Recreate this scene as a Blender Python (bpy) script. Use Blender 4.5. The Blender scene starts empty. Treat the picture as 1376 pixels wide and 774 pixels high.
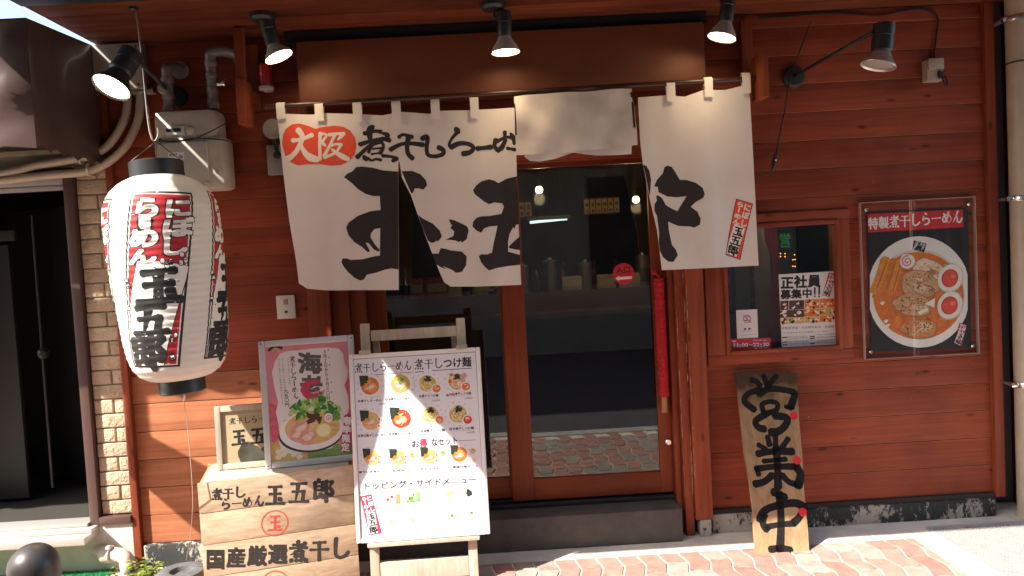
import bpy, bmesh, math, random
from mathutils import Vector, Matrix, Quaternion
from mathutils.geometry import tessellate_polygon
R = math.radians
SC = bpy.context.scene
COL = SC.collection
random.seed(7)

# ------------------------------------------------------------------ camera
FPX, CD, EYE = 994.0, 3.8, 1.5
_p, _w, _a = R(2.5), R(1.0), R(3.15)
CF = Vector((math.sin(_w)*math.cos(_p), math.cos(_w)*math.cos(_p), -math.sin(_p)))
_r0 = Vector((math.cos(_w), -math.sin(_w), 0)); _u0 = _r0.cross(CF)
CR = _r0*math.cos(_a) - _u0*math.sin(_a); CU = _u0*math.cos(_a) + _r0*math.sin(_a)
CAMP = Vector((0, -CD, EYE))
cam = bpy.data.cameras.new('camera'); cam.sensor_width = 36; cam.lens = FPX/1376*36
cam.clip_start = .05; cam.clip_end = 500
camo = bpy.data.objects.new('camera', cam); COL.objects.link(camo)
m = Matrix((CR, CU, -CF)).transposed().to_4x4(); m.translation = CAMP
camo.matrix_world = m
SC.camera = camo

# ------------------------------------------------------------------ light
SUN_DIR = Vector((1.0, .62, -1.12)).normalized()
w = bpy.data.worlds.new('World'); SC.world = w; w.use_nodes = True
nt = w.node_tree; bgd = nt.nodes['Background']
sky = nt.nodes.new('ShaderNodeTexSky'); sky.sky_type = 'NISHITA'; sky.sun_disc = False
sky.sun_elevation = math.asin(-SUN_DIR.z); sky.sun_rotation = math.atan2(-SUN_DIR.x, -SUN_DIR.y) % (2*math.pi)
sky.air_density = 1.0; sky.dust_density = 2.0
nt.links.new(sky.outputs[0], bgd.inputs[0]); bgd.inputs[1].default_value = .15
sun = bpy.data.lights.new('sun', 'SUN'); sun.energy = 4.6; sun.angle = R(.5); sun.color = (1, .94, .84)
suno = bpy.data.objects.new('sun', sun); COL.objects.link(suno)
suno.rotation_euler = SUN_DIR.to_track_quat('-Z', 'Y').to_euler(); suno.location = (-6, -5, 9)
vs = SC.view_settings; vs.view_transform = 'Standard'; vs.look = 'None'; vs.gamma = 1; vs.use_curve_mapping = False
vs.exposure = 1.62
SC.cycles.max_bounces = 10; SC.cycles.transparent_max_bounces = 24; SC.cycles.caustics_reflective = False; SC.cycles.caustics_refractive = False

# ------------------------------------------------------------------ helpers
def at(px, py, Y=0.0):
    "point of the place seen at a photo pixel, on the plane y = Y"
    d = CF*FPX + CR*(px-688) - CU*(py-387)
    return CAMP + d*((Y+CD)/d.y)
def atz(px, py, Z=0.0):
    d = CF*FPX + CR*(px-688) - CU*(py-387)
    return CAMP + d*((Z-EYE)/d.z)

ORG = {}
def thing(name, label, cat, loc=(0, 0, 0), group=None, kind=None):
    o = bpy.data.objects.new(name, None); COL.objects.link(o); o.location = loc; o.empty_display_size = .1
    ORG[o.name] = Vector(loc); tag(o, label, cat, group, kind); return o
def tag(o, label=None, cat=None, group=None, kind=None):
    if label: o['label'] = label
    if cat: o['category'] = cat
    if group: o['group'] = group
    if kind: o['kind'] = kind
    return o

def srgb(r, g, b):
    f = lambda c: (c/255/12.92) if c/255 <= .04045 else ((c/255+.055)/1.055)**2.4
    return (f(r), f(g), f(b))
MATS = {}
def mat(name, col=(.5, .5, .5), rough=.6, noise=None, amt=.15, bump=0, bscale=40, metal=0, spec=.5, emit=None, est=0, coat=0, trans_light=0, island=0, stretch=(1, 1, 1)):
    if name in MATS: return MATS[name]
    mt = bpy.data.materials.new(name); mt.use_nodes = True; n = mt.node_tree.nodes; L = mt.node_tree.links
    b = n['Principled BSDF']; b.inputs['Base Color'].default_value = (*col, 1); b.inputs['Roughness'].default_value = rough
    b.inputs['Metallic'].default_value = metal; b.inputs['Specular IOR Level'].default_value = spec
    b.inputs['Coat Weight'].default_value = coat
    if emit: b.inputs['Emission Color'].default_value = (*emit, 1); b.inputs['Emission Strength'].default_value = est
    tc = None
    if noise or bump or island:
        tc = n.new('ShaderNodeTexCoord'); mp = n.new('ShaderNodeMapping'); mp.inputs['Scale'].default_value = stretch
        L.new(tc.outputs['Object'], mp.inputs[0])
    if noise or island:
        val = None
        if noise:
            t = n.new('ShaderNodeTexNoise'); t.inputs['Scale'].default_value = noise; t.inputs['Detail'].default_value = 7; t.inputs['Roughness'].default_value = .62
            L.new(mp.outputs[0], t.inputs['Vector'])
            rg = n.new('ShaderNodeMapRange'); rg.inputs[1].default_value = .3; rg.inputs[2].default_value = .7
            rg.inputs[3].default_value = 1-amt; rg.inputs[4].default_value = 1+amt; L.new(t.outputs[0], rg.inputs[0]); val = rg.outputs[0]
        if island:
            g = n.new('ShaderNodeNewGeometry'); ri = n.new('ShaderNodeMapRange'); ri.inputs[3].default_value = 1-island; ri.inputs[4].default_value = 1+island
            L.new(g.outputs['Random Per Island'], ri.inputs[0])
            if val:
                mm = n.new('ShaderNodeMath'); mm.operation = 'MULTIPLY'; L.new(val, mm.inputs[0]); L.new(ri.outputs[0], mm.inputs[1]); val = mm.outputs[0]
            else: val = ri.outputs[0]
        mx = n.new('ShaderNodeVectorMath'); mx.operation = 'SCALE'; mx.inputs[0].default_value = col; L.new(val, mx.inputs['Scale'])
        L.new(mx.outputs[0], b.inputs['Base Color'])
    if bump:
        t2 = n.new('ShaderNodeTexNoise'); t2.inputs['Scale'].default_value = bscale; t2.inputs['Detail'].default_value = 5; L.new(mp.outputs[0], t2.inputs['Vector'])
        bp = n.new('ShaderNodeBump'); bp.inputs['Strength'].default_value = bump; bp.inputs['Distance'].default_value = .01
        L.new(t2.outputs[0], bp.inputs['Height']); L.new(bp.outputs[0], b.inputs['Normal'])
    if trans_light:
        tr = n.new('ShaderNodeBsdfTranslucent'); tr.inputs[0].default_value = (*col, 1); ms = n.new('ShaderNodeMixShader'); ms.inputs[0].default_value = trans_light
        L.new(b.outputs[0], ms.inputs[1]); L.new(tr.outputs[0], ms.inputs[2]); L.new(ms.outputs[0], n['Material Output'].inputs[0])
    MATS[name] = mt; return mt

def wood(name, dark, light, axis='x', rough=.55, grain=1.0, knots=.5, var=.18, worn=0, coat=0):
    "boards: long grain along an axis, knots, a tone of its own for every board"
    if name in MATS: return MATS[name]
    mt = bpy.data.materials.new(name); mt.use_nodes = True; n = mt.node_tree.nodes; L = mt.node_tree.links
    b = n['Principled BSDF']; b.inputs['Roughness'].default_value = rough; b.inputs['Coat Weight'].default_value = coat; b.inputs['Coat Roughness'].default_value = .3; b.inputs['Specular IOR Level'].default_value = .22
    tc = n.new('ShaderNodeTexCoord'); g = n.new('ShaderNodeNewGeometry')
    off = n.new('ShaderNodeVectorMath'); off.operation = 'SCALE'; off.inputs[0].default_value = (17, 9, 23); L.new(g.outputs['Random Per Island'], off.inputs['Scale'])
    ad = n.new('ShaderNodeVectorMath'); L.new(tc.outputs['Object'], ad.inputs[0]); L.new(off.outputs[0], ad.inputs[1])
    s = {'x': (.55, 14, 14), 'z': (14, 14, .55), 'y': (14, .55, 14)}[axis]
    mp = n.new('ShaderNodeMapping'); mp.inputs['Scale'].default_value = s; L.new(ad.outputs[0], mp.inputs[0])
    t = n.new('ShaderNodeTexNoise'); t.inputs['Scale'].default_value = 2.4*grain; t.inputs['Detail'].default_value = 8; t.inputs['Roughness'].default_value = .6; t.inputs['Distortion'].default_value = 1.2
    L.new(mp.outputs[0], t.inputs[0])
    cr = n.new('ShaderNodeValToRGB'); cr.color_ramp.elements[0].position = .3; cr.color_ramp.elements[0].color = (*dark, 1)
    cr.color_ramp.elements[1].position = .68; cr.color_ramp.elements[1].color = (*light, 1); L.new(t.outputs[0], cr.inputs[0])
    # large soft mottling
    t3 = n.new('ShaderNodeTexNoise'); t3.inputs['Scale'].default_value = 2.2; t3.inputs['Detail'].default_value = 4
    L.new(ad.outputs[0], t3.inputs[0])
    # knots
    s2 = {'x': (2.6, 6.5, 6.5), 'z': (6.5, 6.5, 2.6), 'y': (6.5, 2.6, 6.5)}[axis]
    mp2 = n.new('ShaderNodeMapping'); mp2.inputs['Scale'].default_value = s2; L.new(ad.outputs[0], mp2.inputs[0])
    v = n.new('ShaderNodeTexVoronoi'); v.inputs['Scale'].default_value = 1.75; L.new(mp2.outputs[0], v.inputs[0])
    kr = n.new('ShaderNodeMapRange'); kr.inputs[1].default_value = .03; kr.inputs[2].default_value = .14; kr.inputs[3].default_value = 1-knots; kr.inputs[4].default_value = 1; L.new(v.outputs['Distance'], kr.inputs[0])
    ri = n.new('ShaderNodeMapRange'); ri.inputs[3].default_value = 1-var; ri.inputs[4].default_value = 1+var; L.new(g.outputs['Random Per Island'], ri.inputs[0])
    m3 = n.new('ShaderNodeMapRange'); m3.inputs[1].default_value = .3; m3.inputs[2].default_value = .7; m3.inputs[3].default_value = .7; m3.inputs[4].default_value = 1.22; L.new(t3.outputs[0], m3.inputs[0])
    m1 = n.new('ShaderNodeMath'); m1.operation = 'MULTIPLY'; L.new(kr.outputs[0], m1.inputs[0]); L.new(ri.outputs[0], m1.inputs[1])
    m2 = n.new('ShaderNodeMath'); m2.operation = 'MULTIPLY'; L.new(m1.outputs[0], m2.inputs[0]); L.new(m3.outputs[0], m2.inputs[1])
    sc = n.new('ShaderNodeVectorMath'); sc.operation = 'SCALE'; L.new(cr.outputs[0], sc.inputs[0]); L.new(m2.outputs[0], sc.inputs['Scale'])
    col = sc.outputs[0]
    if worn:
        t4 = n.new('ShaderNodeTexNoise'); t4.inputs['Scale'].default_value = 60; t4.inputs['Detail'].default_value = 3; L.new(tc.outputs['Object'], t4.inputs[0])
        wr = n.new('ShaderNodeMapRange'); wr.inputs[1].default_value = .69; wr.inputs[2].default_value = .73; wr.inputs[4].default_value = worn; L.new(t4.outputs[0], wr.inputs[0])
        mxx = n.new('ShaderNodeMix'); mxx.data_type = 'RGBA'; L.new(wr.outputs[0], mxx.inputs[0]); L.new(col, mxx.inputs[6]); mxx.inputs[7].default_value = (.42, .3, .22, 1); col = mxx.outputs[2]
    L.new(col, b.inputs['Base Color'])
    bp = n.new('ShaderNodeBump'); bp.inputs['Strength'].default_value = .25; bp.inputs['Distance'].default_value = .004; L.new(t.outputs[0], bp.inputs['Height']); L.new(bp.outputs[0], b.inputs['Normal'])
    rr = n.new('ShaderNodeMapRange'); rr.inputs[3].default_value = rough-.1; rr.inputs[4].default_value = rough+.15; L.new(t3.outputs[0], rr.inputs[0]); L.new(rr.outputs[0], b.inputs['Roughness'])
    MATS[name] = mt; return mt

def glass(name, tint=(.8, .82, .8), refl=1.0, rough=.0, base=.05):
    "thin pane: lets light straight through, mirrors more at a slant"
    if name in MATS: return MATS[name]
    mt = bpy.data.materials.new(name); mt.use_nodes = True; n = mt.node_tree.nodes; L = mt.node_tree.links
    n.remove(n['Principled BSDF'])
    t = n.new('ShaderNodeBsdfTransparent'); t.inputs[0].default_value = (*tint, 1)
    g = n.new('ShaderNodeBsdfGlossy'); g.inputs['Roughness'].default_value = rough; g.inputs[0].default_value = (.95, .97, .96, 1)
    gm = n.new('ShaderNodeNewGeometry'); dt = n.new('ShaderNodeVectorMath'); dt.operation = 'DOT_PRODUCT'; L.new(gm.outputs['Normal'], dt.inputs[0]); L.new(gm.outputs['Incoming'], dt.inputs[1])
    ab = n.new('ShaderNodeMath'); ab.operation = 'ABSOLUTE'; L.new(dt.outputs['Value'], ab.inputs[0]); iv = n.new('ShaderNodeMath'); iv.operation = 'SUBTRACT'; iv.inputs[0].default_value = 1; L.new(ab.outputs[0], iv.inputs[1])
    pw = n.new('ShaderNodeMath'); pw.operation = 'POWER'; pw.inputs[1].default_value = 5; L.new(iv.outputs[0], pw.inputs[0])
    mu = n.new('ShaderNodeMath'); mu.operation = 'MULTIPLY_ADD'; mu.inputs[1].default_value = refl; mu.inputs[2].default_value = base; mu.use_clamp = True; L.new(pw.outputs[0], mu.inputs[0])
    ms = n.new('ShaderNodeMixShader'); L.new(mu.outputs[0], ms.inputs[0]); L.new(t.outputs[0], ms.inputs[1]); L.new(g.outputs[0], ms.inputs[2])
    L.new(ms.outputs[0], n['Material Output'].inputs[0]); MATS[name] = mt; return mt

def smoothpath(pts, k=6):
    pts = [Vector(p) for p in pts]
    if len(pts) < 3: return pts
    out = []
    for i in range(len(pts)-1):
        p0 = pts[max(i-1, 0)]; p1 = pts[i]; p2 = pts[i+1]; p3 = pts[min(i+2, len(pts)-1)]
        for j in range(k):
            t = j/k
            out.append(.5*((2*p1)+(p2-p0)*t+(2*p0-5*p1+4*p2-p3)*t*t+(3*p1-p0-3*p2+p3)*t**3))
    out.append(pts[-1]); return out

class MB:
    def __init__(s): s.bm = bmesh.new(); s.mats = []
    def mi(s, m):
        if m not in s.mats: s.mats.append(m)
        return s.mats.index(m)
    def face(s, pts, m):
        vs_ = [s.bm.verts.new(p) for p in pts]
        try: f = s.bm.faces.new(vs_)
        except ValueError: return None
        f.material_index = s.mi(m); return f
    def mesh(s, verts, faces, m):
        vv = [s.bm.verts.new(p) for p in verts]; k = s.mi(m)
        for f in faces:
            try: s.bm.faces.new([vv[i] for i in f]).material_index = k
            except ValueError: pass
    def box(s, c, size, m, bev=0.0, rot=None, seg=2):
        M = Matrix.Translation(Vector(c)) @ (rot.to_4x4() if rot is not None else Matrix()) @ Matrix.Diagonal((*size, 1))
        r = bmesh.ops.create_cube(s.bm, size=1, matrix=M)
        fs = {f for v in r['verts'] for f in v.link_faces}
        for f in fs: f.material_index = s.mi(m)
        if bev:
            es = list({e for v in r['verts'] for e in v.link_edges})
            bmesh.ops.bevel(s.bm, geom=es, offset=bev, segments=seg, profile=.6, affect='EDGES', clamp_overlap=True)
        return s
    def slab(s, lo, hi, m, bev=0.0):
        lo = Vector(lo); hi = Vector(hi); return s.box((lo+hi)/2, hi-lo, m, bev)
    def bar(s, a, b, wx, wy, m, bev=0.0, up=(0, 1, 0)):
        a = Vector(a); b = Vector(b); z = (b-a).normalized(); y = Vector(up); x = y.cross(z).normalized(); y = z.cross(x)
        return s.box((a+b)/2, (wx, wy, (b-a).length), m, bev, Matrix((x, y, z)).transposed())
    def tube(s, pts, r, m, seg=10, sm=0, caps=True):
        pts = smoothpath(pts, sm) if sm else [Vector(p) for p in pts]
        n = len(pts); rr = r if isinstance(r, (list, tuple)) else [r]*n
        t = (pts[1]-pts[0]).normalized(); u = t.orthogonal().normalized(); rings = []
        for i, p in enumerate(pts):
            t2 = (pts[min(i+1, n-1)]-pts[max(i-1, 0)]).normalized()
            u = (t.rotation_difference(t2) @ u).normalized(); t = t2; v = t.cross(u)
            rings.append([s.bm.verts.new(p+(u*math.cos(2*math.pi*j/seg)+v*math.sin(2*math.pi*j/seg))*rr[i]) for j in range(seg)])
        k = s.mi(m)
        for a, b in zip(rings, rings[1:]):
            for j in range(seg):
                s.bm.faces.new((a[j], a[(j+1) % seg], b[(j+1) % seg], b[j])).material_index = k
        if caps:
            s.bm.faces.new(rings[0][::-1]).material_index = k; s.bm.faces.new(rings[-1]).material_index = k
        return s
    def lathe(s, prof, c, m, axis=(0, 0, 1), seg=32, caps=(True, True)):
        "prof: (radius, height along axis)"
        q = Vector((0, 0, 1)).rotation_difference(Vector(axis).normalized()); c = Vector(c); k = s.mi(m); rings = []
        for r, h in prof:
            rings.append([s.bm.verts.new(c + q @ Vector((r*math.cos(2*math.pi*j/seg), r*math.sin(2*math.pi*j/seg), h))) for j in range(seg)])
        for a, b in zip(rings, rings[1:]):
            for j in range(seg): s.bm.faces.new((a[j], a[(j+1) % seg], b[(j+1) % seg], b[j])).material_index = k
        if caps[0]: s.bm.faces.new(rings[0][::-1]).material_index = k
        if caps[1]: s.bm.faces.new(rings[-1]).material_index = k
        return s
    def build(s, name, parent=None, label=None, smooth=35, origin=None):
        me = bpy.data.meshes.new(name); o0 = ORG[parent.name] if parent is not None else Vector(origin or (0, 0, 0))
        bmesh.ops.recalc_face_normals(s.bm, faces=s.bm.faces) if getattr(s, 'recalc', True) else None
        bmesh.ops.translate(s.bm, verts=s.bm.verts, vec=-o0)
        s.bm.to_mesh(me); s.bm.free()
        for m_ in s.mats: me.materials.append(m_)
        if smooth:
            me.polygons.foreach_set('use_smooth', [True]*len(me.polygons)); me.set_sharp_from_angle(angle=R(smooth))
        o = bpy.data.objects.new(name, me); COL.objects.link(o)
        if parent is not None: o.parent = parent
        else: o.location = o0
        ORG[o.name] = o0
        if label: o['label'] = label
        return o

def dup(root, loc, label=None):
    r = root.copy(); COL.objects.link(r); r.location = loc; ORG[r.name] = Vector(loc)
    if label: r['label'] = label
    for ch in root.children:
        c = ch.copy(); COL.objects.link(c); c.parent = r
        for g in ch.children:
            d = g.copy(); COL.objects.link(d); d.parent = c
    return r

# ------------------------------------------------------------------ lettering
_fc = bpy.data.curves.new('lettering', 'FONT'); _fo = bpy.data.objects.new('lettering', _fc); COL.objects.link(_fo); _fc.resolution_u = 3; _fc.size = 1
_GC = {}
def glyph(ch, bold=0.0):
    k = (ch, bold)
    if k not in _GC:
        _fc.body = ch; _fc.offset = bold; bpy.context.view_layer.update()
        e = _fo.evaluated_get(bpy.context.evaluated_depsgraph_get()); me = e.to_mesh()
        vv = [(v.co.x, v.co.y) for v in me.vertices]; ff = [tuple(p.vertices) for p in me.polygons]
        cjk = ord(ch) > 0x2000
        adv = 1.0 if cjk else (max([x for x, y in vv] or [.28])+.07)
        e.to_mesh_clear(); _GC[k] = (vv, ff, adv)
    return _GC[k]

H, V, D, N, DOT = 'hvdnk'
BR = {
 '玉': [(H, .2, .86, .8, .88), (H, .24, .53, .76, .55), (V, .5, .86, .5, .1), (H, .08, .08, .92, .1), (DOT, .66, .36, .8, .22)],
 '五': [(H, .14, .88, .86, .9), (D+'2', .48, .88, .42, .5, .34, .1), (H, .2, .53, .74, .55), (V, .73, .56, .68, .1), (H, .05, .08, .95, .1)],
 '郎': [(DOT, .26, .99, .3, .88), (V, .12, .84, .12, .1), (H, .12, .84, .48, .85), (V, .47, .85, .45, .48), (H, .14, .66, .44, .67), (H, .14, .48, .44, .49), (H, .1, .1, .36, .24), (DOT, .32, .34, .52, .12), (H, .62, .86, .92, .88), (D+'2', .9, .88, .84, .74, .76, .62), (N, .77, .62, .92, .42, .86, .28, .75, .3), (V, .63, .9, .63, -.04)],
 '大': [(H, .08, .6, .92, .66), (D+'2', .52, .97, .5, .6, .36, .28, .06, .06), (N, .5, .58, .66, .28, .97, .04)],
 '阪': [(V, .12, .92, .12, .0), (H, .12, .9, .4, .92), (N, .39, .92, .27, .66, .41, .46, .28, .34), (H, .48, .9, .92, .93), (D+'2', .5, .9, .48, .5, .36, .04), (H, .54, .64, .86, .66), (D+'2', .85, .66, .7, .32, .44, .04), (N, .56, .48, .72, .24, .98, .03)],
 '煮': [(H, .22, .82, .75, .84), (V, .48, 1., .48, .66), (H, .06, .66, .94, .69), (D+'2', .84, .92, .52, .55, .08, .34), (V, .34, .5, .34, .24), (H, .34, .5, .72, .51), (V, .71, .51, .7, .24), (H, .36, .37, .7, .38), (H, .34, .25, .7, .26), (DOT, .18, .14, .08, .0), (DOT, .38, .14, .4, .0), (DOT, .6, .14, .66, .01), (DOT, .8, .16, .94, .0)],
 '干': [(H, .2, .84, .82, .87), (H, .04, .5, .96, .53), (V, .5, .86, .5, .0)],
 'し': [(V, .3, .97, .27, .5, .3, .16, .5, .05, .76, .14, .92, .32)],
 'ら': [(DOT, .4, .99, .6, .86), (N, .3, .72, .22, .38, .46, .54, .72, .52, .83, .32, .68, .12, .38, .03)],
 'ー': [(H, .08, .48, .92, .54)],
 'め': [(V, .22, .82, .34, .5, .52, .16), (D+'2', .66, .94, .55, .5, .3, .14, .12, .26, .14, .5, .4, .7, .7, .7, .9, .48, .84, .2, .58, .03)],
 'ん': [(D, .56, .97, .35, .5, .1, .04), (N, .22, .28, .38, .46, .5, .42, .52, .15, .68, .05, .85, .18, .96, .4)],
}
WP = {'h': (1.0, .72, .74, 1.1), 'v': (1.1, .85, .85, 1.0), 'd': (1.15, .9, .6, .25), 'n': (.8, .9, 1.15, .9), 'k': (.7, 1.1, 1.2, .6)}

class Art:
    "flat work (print, paint, paper) in metres on a surface F(u,v,h) -> point"
    def __init__(s, F, us=None, vs=None): s.F = F; s.us = us or []; s.vs = vs or []; s.bm = bmesh.new(); s.mats = []
    def mi(s, m):
        if m not in s.mats: s.mats.append(m)
        return s.mats.index(m)
    def fan(s, verts, faces, m, lv):
        k = s.mi(m); vv = [s.bm.verts.new((x, y, lv)) for x, y in verts]
        for f in faces:
            try: s.bm.faces.new([vv[i] for i in f]).material_index = k
            except ValueError: pass
    def poly(s, pts, m, lv=1):
        tri = tessellate_polygon([[Vector((x, y, 0)) for x, y in pts]]); s.fan(pts, tri, m, lv)
    def rect(s, x0, y0, x1, y1, m, lv=1): s.fan([(x0, y0), (x1, y0), (x1, y1), (x0, y1)], [(0, 1, 2, 3)], m, lv)
    def ell(s, cx, cy, rx, ry, m, lv=1, n=28, rot=0, wob=0, seed=0):
        rn = random.Random(seed); ph = [rn.uniform(0, 6.28) for _ in range(3)]; pts = []
        for i in range(n):
            a = 2*math.pi*i/n; k = 1+wob*(math.sin(3*a+ph[0])+.7*math.sin(5*a+ph[1])+.5*math.sin(9*a+ph[2]))
            x, y = rx*k*math.cos(a), ry*k*math.sin(a); pts.append((cx+x*math.cos(rot)-y*math.sin(rot), cy+x*math.sin(rot)+y*math.cos(rot)))
        s.fan(pts, [tuple(range(n))], m, lv)
    def ring(s, cx, cy, r, wd, m, lv=1, n=32, ry=None):
        ry = ry or r; pts = []
        for i in range(n):
            a = 2*math.pi*i/n; pts += [(cx+r*math.cos(a), cy+ry*math.sin(a)), (cx+(r-wd)*math.cos(a), cy+(ry-wd)*math.sin(a))]
        s.fan(pts, [(2*i, 2*((i+1) % n), 2*((i+1) % n)+1, 2*i+1) for i in range(n)], m, lv)
    def stroke(s, pts, wd, m, lv=1, prof=(1, 1, 1, 1), k=6):
        c = smoothpath([(x, y, 0) for x, y in pts], k) if len(pts) > 2 else [Vector((*pts[0], 0)).lerp(Vector((*pts[1], 0)), t/5) for t in range(6)]
        n = len(c); L, Rr = [], []
        for i, p in enumerate(c):
            t = i/(n-1)*3; j = min(int(t), 2); wdt = wd*(prof[j]+(prof[j+1]-prof[j])*(t-j))/2
            d = (c[min(i+1, n-1)]-c[max(i-1, 0)]).normalized(); q = Vector((-d.y, d.x, 0))
            L.append(p+q*wdt); Rr.append(p-q*wdt)
        d0 = (c[0]-c[1]).normalized()*wd*prof[0]*.32; d1 = (c[-1]-c[-2]).normalized()*wd*prof[3]*.32
        L = [c[0]+d0+(L[0]-c[0])*.55]+L+[c[-1]+d1+(L[-1]-c[-1])*.5]; Rr = [c[0]+d0+(Rr[0]-c[0])*.4]+Rr+[c[-1]+d1+(Rr[-1]-c[-1])*.6]
        vv = [(p.x, p.y) for p in L]+[(p.x, p.y) for p in Rr]; n = len(L)
        s.fan(vv, [(i, i+n, i+n+1, i+1) for i in range(n-1)], m, lv)
    def brush(s, txt, x, y, h, m, lv=1, wt=.13, dx=None, dy=0, sx=1.0, T=None):
        "brush-drawn characters; x,y = lower left of the first"
        for i, ch in enumerate(txt):
            ox, oy = x+i*(dx if dx is not None else h*sx*1.04), y+i*dy
            if ch not in BR: s.text(ch, ox, oy, h, m, lv=lv, bold=.03); continue
            for j, st in enumerate(BR[ch]):
                p = [(ox+st[1+q]*h*sx, oy+st[2+q]*h) for q in range(0, len(st)-1, 2)]
                if T: p = [T(*c) for c in p]
                s.stroke(p, wt*h*(.8 if st[0] == H else 1.08), m, lv+j*.02, WP[st[0][0]])
    def text(s, txt, x, y, h, m, lv=1, bold=0.0, dx=None, dy=0.0, sx=1.0, T=None, center=False, pitch=1.0):
        adv = [(glyph(c, bold)[2] if c != ' ' else .4) for c in txt]
        if center and dx is None: x -= sum(adv)*h*sx*pitch/2
        for ch, ad in zip(txt, adv):
            if ch != ' ':
                vv, ff, _ = glyph(ch); q = bold*.8
                for k, (ox, oy) in enumerate([(0, 0)] if not bold else [(-q, -q), (q, -q), (-q, q), (q, q)] if bold < .045 else [(-q, -q), (0, -q), (q, -q), (-q, 0), (q, 0), (-q, q), (0, q), (q, q)]):   # thicken: the outline laid over itself a little shifted
                    pts = [(x+(a+ox)*h*sx, y+(b+oy+.08)*h) for a, b in vv]
                    if T: pts = [T(*c) for c in pts]
                    s.fan(pts, ff, m, lv+.04*k)
            if dx is None: x += ad*h*sx*pitch
            else: x += dx
            y += dy
    def into(s, mb, step=.0003):
        for (arr, no) in ((s.us, (1, 0, 0)), (s.vs, (0, 1, 0))):
            for c in arr:
                g = s.bm.verts[:]+s.bm.edges[:]+s.bm.faces[:]
                bmesh.ops.bisect_plane(s.bm, geom=g, dist=1e-6, plane_co=(c*no[0], c*no[1], 0), plane_no=no)
        s.bm.verts.ensure_lookup_table(); s.bm.verts.index_update()
        vv = [mb.bm.verts.new(s.F(v.co.x, v.co.y, v.co.z*step)) for v in s.bm.verts]
        for f in s.bm.faces:
            try: mb.bm.faces.new([vv[v.index] for v in f.verts]).material_index = mb.mi(s.mats[f.material_index])
            except ValueError: pass
        s.bm.free(); mb.recalc = False

def planeF(o, u, v):
    o = Vector(o); u = Vector(u).normalized(); v = Vector(v).normalized(); n = u.cross(v)
    return lambda a, b, h: o+u*a+v*b+n*h
def invquad(q, Wd, Ht):
    "photo-crop pixel -> (u,v) metres on a sheet whose corners TL TR BR BL were read in that crop"
    (x0, y0), (x1, y1), (x2, y2), (x3, y3) = q
    def f(x, y):
        a, b = .5, .5
        for _ in range(8):
            X = x0*(1-a)*(1-b)+x1*a*(1-b)+x2*a*b+x3*(1-a)*b-x; Y = y0*(1-a)*(1-b)+y1*a*(1-b)+y2*a*b+y3*(1-a)*b-y
            Xa = (x1-x0)*(1-b)+(x2-x3)*b; Xb = (x3-x0)*(1-a)+(x2-x1)*a; Ya = (y1-y0)*(1-b)+(y2-y3)*b; Yb = (y3-y0)*(1-a)+(y2-y1)*a
            dt = Xa*Yb-Xb*Ya; a -= (X*Yb-Xb*Y)/dt; b -= (Xa*Y-X*Ya)/dt
        return (a*Wd, (1-b)*Ht)
    return f

# ------------------------------------------------------------------ shared materials
SID = wood('stained_siding', (.195, .037, .0175), (.295, .063, .029), 'x', .55, knots=.75, var=.08, worn=.35)
FADED_LIT = wood('faded_sunlit_siding', (.29, .095, .043), (.43, .165, .08), 'x', .62, knots=.7, var=.08, worn=.35)  # lower left boards: some fading, plus sunlight worked into the colour
SIDZ = wood('stained_post', (.195, .039, .018), (.29, .066, .029), 'z', .5, knots=.7, var=.08, worn=.3)
DOORW = wood('door_timber', (.17, .035, .013), (.24, .055, .02), 'z', .38, knots=.1, var=.06)
DOORX = wood('door_rail_timber', (.17, .035, .013), (.24, .055, .02), 'x', .38, knots=.1, var=.06)
RAW = wood('raw_pine', (.40, .285, .175), (.60, .46, .32), 'x', .7, knots=.25, var=.1)
RAWZ = wood('raw_pine_upright', (.38, .31, .235), (.54, .46, .37), 'z', .7, knots=.2, var=.08)
OLDW = wood('weathered_board', (.27, .17, .085), (.45, .31, .17), 'z', .75, grain=.8, knots=.35, var=.05)
BLK = mat('black_ink', (.012, .011, .012), .7); INK = mat('dark_ink', (.02, .014, .016), .8, 60, .25)
WHT = mat('white_print', (.78, .77, .75), .6); RED = mat('red_print', (.55, .02, .025), .5); ORED = mat('vermilion_print', (.72, .07, .03), .6, 30, .08)
BLKMET = mat('black_metal', (.018, .02, .021), .45, 30, .3); GRYMET = mat('grey_metal', (.45, .44, .42), .4, 25, .2, metal=.7)
CHROME = mat('bright_metal', (.75, .74, .72), .22, metal=1); WIREM = mat('wire_metal', (.55, .5, .42), .35, metal=.9)
BULB = mat('lit_lamp_face', (1, .9, .7), .4, emit=(1, .78, .45), est=9)
BLKPL = mat('black_plastic', (.02, .02, .021), .4); PIPEV = mat('beige_pvc', (.46, .38, .29), .42, 6, .12)
CONC = mat('concrete', (.40, .37, .33), .9, 9, .22, bump=.25, bscale=70)
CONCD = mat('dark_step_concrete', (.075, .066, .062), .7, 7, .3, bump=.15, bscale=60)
# ================================================================== THE SETTING
# ---- ground sheets
PAV_R = mat('paver_red', (.37, .18, .145), .85, 14, .22, bump=.2, bscale=160, island=.13)
PAV_G = mat('paver_grey', (.31, .245, .205), .85, 14, .25, bump=.2, bscale=160, island=.12)
JOINT = mat('joint_sand', (.66, .58, .48), .95, 30, .25)
ASPH = mat('asphalt', (.055, .055, .056), .9, 60, .35, bump=.4, bscale=200)
g = MB(); g.face([(-60, -60, -.016), (60, -60, -.016), (60, 60, -.016), (-60, 60, -.016)], ASPH)
tag(g.build('road'), kind='structure')
g = MB(); g.slab((-30, -2.2, -.012), (30, .6, -.004), JOINT); tag(g.build('pavement_bed'), kind='structure')
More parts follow.
